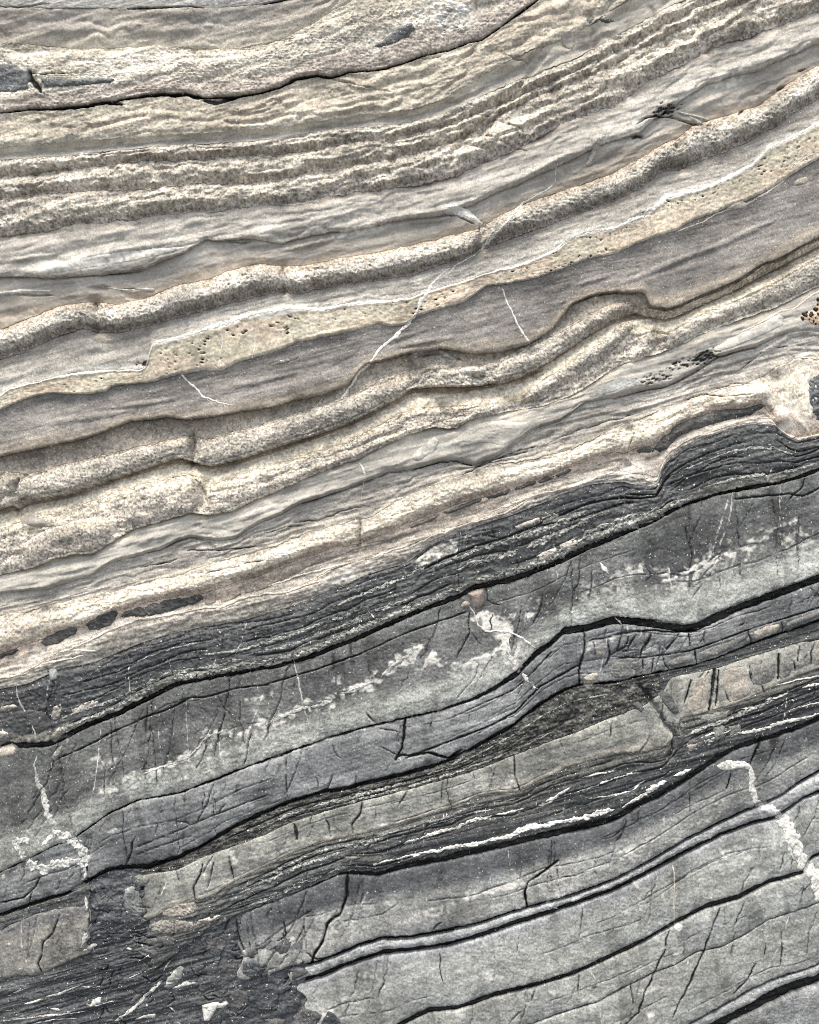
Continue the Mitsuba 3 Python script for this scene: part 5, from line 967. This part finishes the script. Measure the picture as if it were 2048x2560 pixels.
# ---- the dark beds
def strip(parent, name, top, bot, fr, x0, x1, w, mat, **k):
    x = np.arange(x0, x1, 24.0); a = B[top](x); b = B[bot](x)
    f = fr + 0.05 * fb(x / 90, 0 * x + fr * 7, 3, len(scene))
    key = num(parent + '__' + name)
    vein(key, ' '.join('%.1f,%.1f' % (u, v) for u, v in zip(x, a + (b - a) * f)), w, R[mat], seed=len(scene), **k)
for fr, x0, x1, w, br in ((0.92, 110, 620, (6, 13, 14, 12, 9), 0.05), (0.93, 560, 1010, (8, 14, 12, 15, 8), 0.0), (0.93, 1000, 1480, (8, 16, 20, 18, 8), 0.0), (0.78, 130, 520, (5, 9, 8, 6), 0.2), (0.55, 430, 860, (4, 8, 9, 6), 0.15), (0.72, 520, 900, (4, 9, 10, 6), 0.15), (0.42, 900, 1250, (5, 10, 14, 9), 0.1), (0.62, 940, 1300, (6, 12, 14, 8), 0.1), (0.30, 700, 900, (5, 9, 6), 0.1), (0.8, 1200, 1400, (5, 12, 6), 0.05), (0.85, 1480, 1740, (4, 8, 6), 0.1), (0.4, 1440, 1700, (3, 6, 5), 0.2), (0.3, 240, 480, (3, 5, 4), 0.2)):
    strip('shale_bed', 'pale_crust', 'l2', 'p3a', fr, x0, x1, w, 'speckcrust', h=1.4, amp=2.5, broken=br, crys=1.6)
for fr, x0, x1, w in ((0.55, 540, 900, (4, 8, 8, 5)), (0.8, 620, 1180, (3, 6, 6, 4)), (0.3, 900, 1300, (3, 5, 3))):
    strip('speckled_shale', 'pale_crust', 'p5b', 'p6', fr, x0, x1, w, 'speckcrust', h=1.2, amp=2.0, broken=0.25, crys=1.6)
for fr, x0, x1, w in ((0.25, 520, 820, (5, 10, 12, 8)), (0.42, 500, 720, (5, 10, 7)), (0.15, 760, 1100, (4, 7, 7, 4)), (0.88, 520, 740, (6, 12, 8)), (0.3, 1440, 1640, (5, 9, 6)), (0.6, 1440, 1560, (6, 12, 6))):
    strip('laminated_shale', 'pale_crust', 'p7', 'p8a', fr, x0, x1, w, 'speckcrust', h=1.2, amp=2.0, broken=0.15, crys=1.6)
vn_add('shale_bed', 'vein', '32,1440 36,1462 42,1483 52,1500 65,1515 71,1535 76,1552', (3, 5, 5, 4), 'greycalcite', amp=1.5)
vn_add('shale_bed', 'vein', '776,1286 784,1296 792,1306', (3, 4, 3), 'calcite'); vn_add('shale_bed', 'vein', '1240,1160 1246,1170', (3, 3), 'greycalcite')
for s in ('106,1510 112,1488 128,1482 132,1496 126,1512 112,1518', '150,1495 175,1480 210,1472 206,1484 180,1494 156,1506', '0,1488 30,1482 38,1490 20,1498 0,1500', '-30,1545 0,1538 22,1542 20,1556 0,1562 -30,1566', '1140,1090 1170,1078 1180,1086 1160,1098 1144,1102', '1084,1108 1110,1096 1138,1088 1140,1100 1110,1112 1090,1118', '1132,1168 1150,1158 1172,1152 1175,1168 1150,1180 1136,1180', '1178,1146 1205,1136 1236,1142 1230,1152 1200,1160 1180,1160'):
    st_add('shale_bed', 'pale_flake', s, 'crust', h=2.0, r=3, rough=1.5, crys=1.0)
B1 = 'limestone_bed'
vn_add(B1, 'vein', '617,1390 622,1408 628,1430 634,1462 639,1490 646,1508 651,1536', (3, 4, 5, 6, 4, 2.5, 2), 'greycalcite', h=1.0, amp=1.5)
vn_add(B1, 'vein', '555,1528 581,1514 638,1492 693,1478 718,1461 745,1452 781,1439 806,1422 831,1402 862,1380 872,1368', (5, 8, 9, 9, 10, 8, 9, 8, 9, 6), 'greycalcite', h=0.8, amp=3.4, crys=0.8, broken=0.12)
vn_add(B1, 'vein', '300,1630 350,1612 400,1594 431,1555 450,1546 480,1536', (4, 6, 5, 6, 5, 4), 'greycalcite', h=0.8, amp=3.5, broken=0.15)
vn_add(B1, 'vein', '987,1272 1000,1292 1008,1316 1022,1330 1042,1328 1072,1330 1100,1343 1120,1360 1136,1369', (4, 5, 4, 5, 6, 5, 5, 4), 'calcite', h=1.2, amp=2.6)
vn_add(B1, 'vein', '1068,1346 1076,1385 1086,1406', (5, 9, 9), 'calcite', h=1.2, amp=2.0)
vn_add(B1, 'vein', '1263,1184 1272,1196 1281,1208', (7, 9, 7), 'calcite', h=1.2, amp=1.0); vn_add(B1, 'vein', '1172,1188 1173,1210 1172,1235', (2, 2, 2), 'greycalcite', h=0.7); vn_add(B1, 'vein', '1172,1298 1171,1312 1169,1326', (3, 4, 3), 'greycalcite', h=0.8)
vn_add(B1, 'vein', '78,1590 72,1612 80,1648 92,1672 97,1700 102,1720 112,1742', (4, 4, 8, 10, 13, 15, 9), 'greycalcite', h=1.0, amp=2.2)
B2 = 'limestone_bed_001'
vn_add(B2, 'vein', '1100,1416 1106,1426 1113,1436', (9, 10, 9), 'calcite', h=1.2, amp=1.0); vn_add(B2, 'vein', '1120,1440 1126,1448 1134,1450', (6, 7, 5), 'calcite', h=1.0)
vn_add(B2, 'pale_sliver', '1380,1308 1420,1311 1444,1314 1469,1311 1500,1294 1519,1286 1569,1265 1644,1239 1725,1208 1765,1192', (4, 5, 5, 6, 7, 6, 6, 5, 5), 'strip', h=2.0, amp=1.0, crys=0.3)
vn_add(B2, 'vein', '1296,1300 1306,1308 1312,1316', (4, 5, 4), 'calcite', h=2.0, amp=1)
st_add(B2, 'wedge', '948,1612 962,1600 975,1588 985,1586 986,1592 970,1604 955,1614', 'thin', h=5, r=3, rough=0.5, tone=0.05)
st_add(B2, 'cream_stone', '1229,1426 1240,1418 1258,1416 1262,1424 1254,1440 1240,1454 1232,1448', 'creamstone', h=4, r=5, rough=1.2)
for s, m in (('1286,1402 1300,1392 1318,1394 1330,1408 1332,1426 1318,1434 1296,1432 1286,1420', 'cobble'), ('1330,1394 1350,1388 1352,1406 1342,1414 1332,1408', 'cobble'), ('1376,1344 1380,1334 1420,1332 1430,1340 1416,1350 1394,1362 1380,1356', 'thin'), ('1322,1368 1336,1362 1348,1366 1348,1380 1326,1384', 'thin'), ('1352,1372 1368,1362 1384,1364 1386,1374 1374,1380 1354,1382', 'thin'), ('1402,1394 1430,1382 1458,1376 1462,1392 1456,1398 1420,1410 1408,1408', 'cobble'),
             ('1472,1374 1500,1362 1530,1352 1570,1334 1574,1344 1540,1368 1500,1388 1474,1396', 'cobble'), ('1586,1330 1612,1318 1638,1312 1645,1318 1638,1334 1610,1344 1592,1350', 'creamstone'), ('1654,1312 1690,1296 1740,1276 1740,1294 1700,1310 1665,1330 1654,1330', 'cobble'), ('1358,1392 1372,1390 1372,1410 1360,1412', 'cobble'), ('1388,1352 1400,1362 1406,1374 1394,1376', 'thin'), ('1252,1362 1272,1352 1280,1362 1276,1384 1258,1386', 'cobble')):
    st_add(B2, 'cobble', s, m, h=3.0, r=5, rough=1.0, tone=0.03)
B3 = 'limestone_bed_002'
for s, m in (('1444,1480 1460,1432 1496,1416 1494,1450 1488,1490 1452,1502', 'creamstone'), ('1522,1412 1540,1406 1574,1402 1578,1440 1584,1460 1560,1474 1538,1478 1526,1450', 'creamstone'), ('1584,1402 1610,1396 1636,1388 1636,1424 1620,1438 1600,1444 1586,1440', 'cobble'), ('1712,1372 1730,1362 1780,1350 1780,1388 1730,1400 1714,1404', 'creamstone'), ('1366,1488 1378,1494 1396,1520 1408,1546 1404,1572 1370,1580', 'creambed'), ('1648,1384 1668,1376 1672,1396 1664,1424 1648,1430', 'cobble')):
    st_add(B3 + '__block_003' if False else B3, 'stone', s, m, h=2.0, r=6, rough=1.0)
for s in ('1330,1482 1345,1475 1358,1490 1352,1500 1338,1494', '1384,1460 1396,1452 1410,1460 1424,1480 1430,1500 1420,1506 1404,1490', '1400,1520 1418,1512 1432,1522 1428,1545 1414,1540', '1420,1490 1426,1492 1424,1504 1418,1500', '1415,1555 1440,1545 1446,1562 1430,1580 1418,1576'):
    st_add(B3, 'broken_stone', s, 'darkstone', h=3, r=4, rough=1.6)
LS = 'laminated_shale'
for s, w, br in (('780,1822 862,1803 937,1788 1002,1777 1040,1768 1075,1762 1112,1744 1162,1735 1200,1728 1237,1720 1262,1710 1294,1706', (4, 5, 7, 8, 9, 7, 11, 11, 9, 11, 8), 0.0), ('1310,1700 1340,1684 1374,1660 1390,1650 1404,1645', (4, 6, 9, 11, 8), 0.0), ('1419,1634 1440,1625 1456,1619', (6, 9, 6), 0),
                 ('850,1778 862,1773 912,1756 962,1743 987,1731 1025,1720 1075,1710 1105,1703', (4, 6, 7, 5, 7, 8, 6, 5), 0.18), ('1133,1698 1162,1685 1180,1672 1203,1656', (6, 8, 7, 3), 0), ('1215,1668 1262,1652 1294,1640 1330,1630 1352,1627', (2, 4, 5, 5, 3), 0), ('1240,1680 1275,1679 1300,1674 1328,1667', (3, 4, 5, 3), 0), ('1333,1664 1345,1652 1360,1642', (4, 6, 3), 0), ('1208,1643 1245,1634 1275,1627 1300,1622', (2, 4, 4, 2), 0.2),
                 ('1540,1547 1575,1541 1606,1536 1640,1524 1656,1519 1688,1514 1740,1500', (4, 6, 9, 9, 11, 7, 5), 0.0), ('1612,1474 1640,1468 1662,1458', (4, 7, 4), 0), ('1690,1447 1715,1441 1750,1436', (4, 6, 4), 0), ('1562,1494 1580,1492 1602,1490', (4, 6, 4), 0), ('1632,1444 1680,1432 1740,1420', (2, 4, 4), 0.2), ('1470,1555 1500,1545 1530,1542 1560,1520', (3, 4, 3, 2), 0.1), ('900,1740 940,1728 980,1716 1060,1700', (2, 2.5, 3, 2), 0.2), ('1660,1496 1700,1484 1750,1474', (2, 3.5, 3), 0.15)):
    vn_add(LS, 'quartz_stringer', s, w, 'calcite', h=1.2, amp=2.2, broken=br, crys=1.3)
st_add(LS, 'smooth_lens', '718,1804 741,1802 793,1800 862,1778 920,1764 980,1750 1060,1728 1110,1716 1150,1708 1180,1704 1150,1722 1110,1738 1060,1756 980,1770 900,1782 850,1796 800,1814 760,1816 735,1812', 'shale', h=1.5, r=5, rough=0.3, tone=-0.15)
st_add(LS, 'pale_flake', '342,1920 380,1902 410,1900 416,1918 390,1930 360,1932 340,1928', 'creamstone', h=2.0, r=4, rough=2.0, crys=2.0); st_add(LS, 'pale_flake', '312,1950 340,1938 372,1936 400,1940 440,1932 470,1926 440,1946 400,1962 350,1968 320,1962', 'crust', h=1.5, r=4, rough=2.0, crys=2.0)
st_add(LS, 'broken_stone', '1434,1600 1450,1560 1480,1545 1500,1550 1495,1572 1470,1590', 'darkstone', h=2, r=4, rough=1.6); st_add(LS, 'cream_stone', '1444,1570 1456,1562 1474,1566 1470,1578 1452,1582', 'creamstone', h=4, r=4, rough=1.0)
for s in ('1500,1532 1520,1526 1528,1530 1528,1552 1506,1560', '1534,1530 1560,1524 1564,1546 1538,1554', '1468,1510 1500,1500 1540,1496 1530,1512 1490,1522'):
    st_add(LS, 'stone', s, 'creambed', h=2, r=4, rough=1.2)
BL = 'limestone_bed_003'
st_add('limestone_bed_003', 'white_knob', '1504,1612 1530,1600 1558,1602 1582,1614 1576,1622 1558,1618 1540,1624 1520,1622', 'greycalcite', h=2.5, r=4, rough=1.2, crys=1.0)
for s in ('575,1995 590,1980 610,1974 616,1984 606,2006 590,2010', '606,1998 620,1984 640,1978 636,2000 622,2026 610,2030', '536,1998 556,1984 576,1972 572,1984 556,1998 542,2000', '515,2012 530,1996 545,2004 536,2018'):
    st_add(BL, 'broken_stone', s, 'darkstone' if s[0] == '5' else 'lower', h=3, r=5, rough=1.4)
BB = 'limestone_bed_004'
vn_add(BB, 'vein', '1416,1820 1420,1845 1421,1867 1419,1895 1419,1917 1421,1942', (4, 4, 3, 3.5, 3), 'creamvein', h=0.9, amp=1.6); vn_add(BB, 'vein', '1398,1850 1400,1890 1405,1930', (2, 3, 2), 'greycalcite', h=0.5, amp=2, broken=0.25); vn_add(BB, 'vein', '1205,1998 1216,2010 1230,2024 1236,2040', (2, 3, 2.5, 2), 'greycalcite', h=0.6, broken=0.2)
vn_add('limestone_bed_005', 'vein', '1240,2044 1250,2058 1257,2067 1260,2088 1262,2108', (3, 4, 3.5, 3), 'greycalcite', h=0.8); vn_add('limestone_bed_005', 'vein', '1424,1948 1430,1954', (9, 7), 'calcite', h=1.5); vn_add('limestone_bed_005', 'vein', '1420,1975 1428,1990', (3, 2), 'greycalcite')
vn_add('limestone_bed_006', 'vein', '1262,2112 1264,2130 1268,2160', (3, 4, 3), 'greycalcite', h=0.8)
vn_add('limestone_strip', 'vein', '1150,1898 1160,1908 1166,1916 1178,1920', (6, 7, 6, 5), 'greycalcite', h=2.0, amp=1)
# ---- the white quartz vein that crosses the lower beds
vein('quartz_vein', '1550,1603 1566,1606 1579,1616 1583,1642 1583,1664 1594,1687 1606,1697 1622,1703 1644,1716 1659,1742 1669,1767 1684,1792 1696,1822 1714,1840 1719,1867 1727,1895 1742,1930', R['calcite'], h=2.0, amp=2.6, seed=5, crys=1.5) if False else None
vein('quartz_vein', '1548,1604 1566,1606 1579,1616 1583,1642 1583,1664 1594,1687 1606,1697 1622,1703 1644,1716 1659,1742 1669,1767 1684,1792 1696,1822 1714,1840 1719,1867 1727,1895 1742,1930', (3, 8, 15, 14, 16, 17, 20, 24, 28, 31, 30, 28, 26, 28, 22, 20, 18), R['calcite'], h=1.4, amp=3.0, seed=5, crys=0.5, ragged=0.15)
vein('quartz_vein__branch', '1553,1638 1556,1650 1558,1662', (3, 3.5, 2.5), R['greycalcite'], h=0.8, seed=6); vein('quartz_vein__branch_001', '1538,1644 1546,1638 1556,1644', (2, 3, 2), R['greycalcite'], h=0.8, seed=7)
vein('quartz_vein__branch_002', '1652,1745 1658,1775 1668,1800 1680,1816', (4, 7, 7, 5), R['greycalcite'], h=1.0, seed=8, amp=2)
# ---- the ring of white quartz at the left edge and the shattered corner
vein('quartz_vein_001', '112,1745 113,1752 126,1760 142,1768 160,1780 176,1790 180,1802 177,1816 164,1812 150,1814 130,1818 107,1824 92,1836 84,1830 72,1825 60,1812 50,1806 42,1792 36,1782 32,1766 42,1770 56,1770 66,1776', (11, 16, 18, 19, 20, 24, 26, 24, 19, 18, 15, 17, 16, 18, 16, 19, 18, 14, 11, 16, 17, 15, 9), R['greycalcite'], h=0.9, amp=4.5, seed=11, crys=1.1)
vein('quartz_vein_001__branch', '112,1756 104,1766 96,1774 88,1780', (9, 9, 7, 5), R['calcite'], h=0.9, seed=12, amp=2); vein('quartz_vein_001__branch_001', '179,1822 180,1840 179,1856', (5, 5, 4), R['calcite'], h=0.8, seed=13)
BR = 'breccia'
vn_add(BR, 'vein', '179,1888 181,1905 186,1920 189,1942', (6, 7, 5, 4), 'greycalcite', amp=1.4); vn_add(BR, 'vein', '191,1946 186,1962 180,1975 173,1990', (7, 10, 11, 6), 'greycalcite', h=2, amp=1.8)
vn_add(BR, 'vein', '362,2022 350,2034 344,2048', (3, 4, 3), 'greycalcite'); vn_add(BR, 'vein', '340,2066 320,2086 300,2106 278,2126 262,2140 240,2152', (5, 8, 8, 9, 9, 7), 'greycalcite', h=2, amp=2.2)
st_add(BR, 'stone', '344,2082 350,2062 362,2048 378,2034 388,2042 382,2064 366,2080 354,2086', 'bluestone', h=4, r=5, rough=1.4, tone=0.15)
st_add(BR, 'stone', '258,1892 262,1874 278,1867 292,1880 300,1905 303,1925 290,1936 268,1926 260,1912', 'bluestone', h=5, r=7, rough=1.4)
st_add(BR, 'stone', '146,1880 152,1868 176,1862 180,1872 166,1880', 'bluestone', h=3, r=4); st_add(BR, 'stone', '282,1846 300,1842 316,1850 312,1862 298,1868 286,1860', 'cobble', h=4, r=5, tone=0.1)
st_add(BR, 'white_lump', '424,2118 440,2112 478,2110 482,2118 470,2126 456,2126 450,2138 440,2152 428,2152', 'calcite', h=5, r=5, rough=1.6, crys=1.0)
for s, w in (('95,2102 120,2096 145,2086 168,2077', (4, 7, 6, 3)), ('50,2117 70,2112 88,2106', (4, 5, 3)), ('25,2094 42,2088 60,2080', (5, 5, 3)), ('0,2152 62,2145 110,2140 180,2132', (3, 5, 4, 3)), ('270,2062 290,2054 306,2046', (3, 3, 2)), ('104,2126 116,2128 126,2130', (5, 7, 5)), ('180,2118 200,2120 240,2110', (2, 4, 3)), ('60,2160 110,2150 160,2148', (3, 4, 3)), ('170,2080 190,2082 215,2078', (3, 3, 2)), ('0,2132 30,2128', (3, 3)), ('290,2004 300,2012 318,2016', (4, 6, 4)), ('356,2122 364,2130 368,2136', (4, 6, 3))):
    vn_add(BR + '__laminated_rock', 'quartz_stringer', s, w, 'greycalcite', h=1.3, amp=1.6)
FR = ['430,2040 450,2026 476,2022 500,2034 502,2060 480,2076 452,2080 436,2064', '510,2020 540,2022 560,2040 552,2056 526,2062 508,2044', '604,2044 622,2036 640,2038 654,2046 640,2056 620,2064 614,2068', '604,2092 616,2076 628,2076 630,2090 616,2102', '604,2110 628,2098 634,2116 626,2134 610,2138', '580,2128 598,2106 606,2120 606,2140 588,2146', '616,2142 640,2124 668,2128 676,2142 660,2166 624,2168', '540,2080 566,2074 590,2090 582,2120 560,2140 540,2128 534,2100',
      '480,2090 500,2086 520,2092 524,2120 506,2140 484,2132', '676,2150 690,2128 706,2134 724,2160 680,2168', '430,2000 446,1980 470,1968 480,1980 470,2006 446,2014', '370,1990 392,1980 410,1992 404,2012 382,2014', '330,1972 352,1970 374,1978 366,1992 344,1990', '206,1935 230,1925 252,1938 246,1960 222,1966 208,1952', '195,1885 216,1880 230,1894 222,1912 204,1910', '222,1955 262,1948 280,1962 268,1985 236,1990', '232,1900 252,1896 256,1915 244,1926 234,1918', '196,1855 222,1850 236,1866 216,1874 200,1872', '556,2150 580,2148 600,2150 596,2166 560,2168', '480,2144 510,2142 536,2150 530,2168 484,2168', '300,2000 322,1994 336,2008 322,2020 304,2014', '560,2052 590,2050 600,2064 584,2078 562,2070']
for i, s in enumerate(FR):
    st_add(BR, 'stone', s, ('darkstone', 'breccia')[i % 2], h=2.6, r=2.6, rough=1.8, jit=2.6)
q = np.random.RandomState(77)
for i in range(120):
    cx, cy = q.uniform(185, 640), q.uniform(1870, 2160)
    if i % 3 == 0: cx, cy = q.uniform(188, 298), q.uniform(1872, 2010)
    if cy < 1990 - 0.0 * cx and cx > 305: cy = q.uniform(2010, 2160); cx = q.uniform(185, 600)
    r = q.uniform(3, 8) if i % 4 else q.uniform(8, 14); a = np.sort(q.uniform(0, 6.28, 6)); e = q.uniform(1, 2.2)
    stone(num(BR + '__chip'), np.stack([cx + e * r * np.cos(a), cy + r * np.sin(a) * 0.8 - 0.3 * e * r * np.cos(a)], 1), R[('darkstone', 'breccia', 'laminated', 'greycalcite')[3 if q.rand() < 0.10 else q.randint(3)]], h=q.uniform(1.0, 3.5), r=1.8, rough=1.2, seed=i, step=2.2)
# left edge rubble beside the dark shale
for s, m in (('-40,1640 -10,1560 10,1546 22,1552 20,1562 0,1570', 'cobble'), ('-30,1590 0,1575 24,1566 36,1576 30,1590 0,1596 -30,1604', 'creamstone'), ('108,1600 112,1585 122,1574 132,1568 128,1590 116,1604', 'cobble'), ('106,1560 110,1544 126,1530 131,1540 124,1556 112,1566', 'creamstone'), ('100,1410 120,1408 122,1430 106,1434', 'strip'), ('40,1500 62,1494 98,1500 100,1535 80,1545 60,1520', 'darkstone')):
    st_add('shale_bed', 'stone', s, m, h=3, r=4, rough=1.2)
# ---- two loose pinkish stones wedged in the black parting
st_add(None, 'pebble', '986,1250 992,1247 1014,1241 1018,1243 1020,1254 1022,1268 1016,1282 1006,1286 996,1280 992,1262', 'pebble', h=10, r=4, rough=0.5, tilt=(0, -0.22), flat=-3, jit=0.7, step=1.3)
st_add(None, 'pebble', '969,1276 974,1268 983,1264 993,1271 991,1279 980,1283 971,1282', 'pebble', h=8, r=4, rough=0.5, tilt=(0, -0.25), flat=-3, jit=0.7, step=1.3)

# ---- the rock behind and around the surveyed face, and the ground in front of it
gx, gz = np.meshgrid(np.linspace(-9, 9, 181), np.linspace(-0.8, 5.2, 61))
gy = 0.046 + 0.10 * ss(1.3, 2.2, np.abs(gx)) * fb(gx * 1.3, gz * 2.0 + 0.4 * gx, 4, 3) - 0.06 * ss(1.35, 1.8, np.abs(gx))
idx = np.arange(gx.size).reshape(gx.shape); qd = np.stack([idx[:-1, :-1], idx[:-1, 1:], idx[1:, 1:], idx[1:, :-1]], -1).reshape(-1, 4)
emit('bedrock', np.stack([gx, gy, gz], -1).reshape(-1, 3), np.vstack([qd[:, [0, 1, 2]], qd[:, [0, 2, 3]]]), tone_uv(R['back'], 0 * gx, 0 * gx + 0.5).reshape(-1, 2))
gx, gy = np.meshgrid(np.linspace(-40, 40, 161), 0.3 - np.geomspace(0.2, 60, 90))
gz = 0.02 * fb(gx * 2, gy * 2, 4, 5)
idx = np.arange(gx.size).reshape(gx.shape); qd = np.stack([idx[:-1, :-1], idx[1:, :-1], idx[1:, 1:], idx[:-1, 1:]], -1).reshape(-1, 4)
emit('ground', np.stack([gx, gy, gz], -1).reshape(-1, 3), np.vstack([qd[:, [0, 1, 2]], qd[:, [0, 2, 3]]]), tone_uv(R['clast'], 0 * gx, 0 * gx + 0.5).reshape(-1, 2))

# ------------------------------------------------------------------ names
for k, l, c in (
    ('rock_slab', 'smooth pale grey rock slab along the very top edge, above a hairline crack', 'rock slab'),
    ('limestone_slab', 'pale grainy limestone slab holding dark slate blocks, just above the long black crack', 'rock slab'),
    ('rock_face', 'broad pale ridged face of wavy cream and grey rock beds, below the long black crack', 'rock face'),
    ('shale_bed', 'near-black finely laminated shale bed directly below the pale ridged rock face', 'shale bed'),
    ('limestone_bed', 'thickest dark grey bed, below the black shale, with white veins and a pale lower margin', 'rock bed'),
    ('limestone_bed_001', 'thin grey bed with fine long cracks that ends in rubbly cobbles, above the speckled shale', 'rock bed'),
    ('speckled_shale', 'dark speckled shale wedge resting on the cream-grey bed', 'shale bed'),
    ('limestone_bed_002', 'cream-grey bed cracked into blocks, partly pinkish, between two dark shale bands', 'rock bed'),
    ('thin_shale', 'thin dark shale band on top of the pinkish blocks of the cream-grey bed', 'shale bed'),
    ('laminated_shale', 'dark laminated shale band streaked with white quartz, under the cream-grey bed', 'shale bed'),
    ('limestone_bed_003', 'grey bed with a darker top, above the narrow strip between two parallel black lines', 'rock bed'),
    ('limestone_strip', 'narrow pale strip of rock between two parallel black lines, cut by the quartz vein', 'rock strip'),
    ('limestone_bed_004', 'wide plain grey bed just below the strip between two parallel black lines', 'rock bed'),
    ('limestone_bed_005', 'grey bed between a thick black line and a hairline crack, crossed by steep cracks', 'rock bed'),
    ('limestone_bed_006', 'grey bed below the hairline crack, above the narrow strip in the bottom corner', 'rock bed'),
    ('limestone_strip_001', 'narrow pale strip above the thickest black band in the bottom corner', 'rock strip'),
    ('limestone_bed_007', 'grey bed in the bottom corner, below the thickest black band', 'rock bed'),
    ('limestone_bed_008', 'short greenish-grey bed beneath the white quartz ring, above white-streaked laminated rock', 'rock bed'),
    ('thin_shale_001', 'thin dark shale band lying on the short greenish-grey bed', 'shale bed'),
    ('breccia', 'shattered dark rubble rock with angular fragments and white streaks in the bottom corner', 'broken rock'),
    ('quartz_vein', 'thick white quartz vein cutting steeply across the lower grey beds', 'quartz vein'),
    ('quartz_vein_001', 'ragged ring of whitish quartz above the short greenish-grey bed', 'quartz vein'),
    ('pebble', 'larger pinkish stone wedged in the black parting on top of the thickest grey bed', 'pebble'),
    ('pebble_001', 'smaller pinkish stone wedged just under the larger one in the black parting', 'pebble')):
    tag(k, l, c)
tag('bedrock', 'dark rock behind the beds, seen as black shale in the partings', kind='structure')
tag('ground', 'grey stony ground in front of the rock face', kind='structure')
for k, l in (('limestone_slab__grey_band', 'smooth grey-brown band along the top of the slab'), ('limestone_slab__granular_band', 'bright rough sugary band just above the black crack'),
             ('rock_face__peach_bed', 'peach and cream bed just below the black crack'), ('rock_face__grey_band', 'narrow smooth grey band under the peach bed'),
             ('rock_face__ridged_bed', 'upper of three rough parallel ridges'), ('rock_face__ridged_bed_001', 'middle of three rough parallel ridges'), ('rock_face__ridged_bed_002', 'lower and widest of three rough parallel ridges'),
             ('rock_face__smooth_bed', 'smooth pale streaky bed with white lenses and ledges'), ('rock_face__olive_bed', 'smooth olive-grey hollow band above the sugary ridge'),
             ('rock_face__granular_ridge', 'rounded sugary ridge with shade painted on its underside'), ('rock_face__banded_bed', 'smooth pale banded layer above the cream pitted bed'),
             ('rock_face__cream_bed', 'cream bed dotted with small black pits, under a white crust'), ('rock_face__mauve_bed', 'smooth dark mauve-grey bed crossed by thin white veins'),
             ('rock_face__hollow_band', 'olive-grey hollow under the mauve bed'), ('rock_face__bouldery_bed', 'upper lumpy sugary ridge with an overhanging lower edge'),
             ('rock_face__hollow_band_001', 'yellow-brown hollow with painted shade under the overhanging ridge'), ('rock_face__bouldery_bed_001', 'lower lumpy sugary ridge with boulder-like blocks'),
             ('rock_face__greenish_bed', 'smooth greenish-grey bed with dark pitted patches'), ('rock_face__olive_bed_001', 'olive-grey layer with thin crinkled dark stringers'),
             ('rock_face__cream_grained_bed', 'bright cream grainy bed above the row of dark clasts'), ('rock_face__clast_band', 'thin brownish band holding a row of dark clasts and slate slabs'),
             ('rock_face__crust_band', 'greyish crust with thin white veins on top of the black shale'), ('breccia__laminated_rock', 'dark laminated rock with white quartz stringers'), ('breccia__broken_rock', 'crumbled dark rock full of fragments')):
    labels[k] = {'label': l}

TABLE = mi.Float(np.array(ROWS, np.float32).ravel())
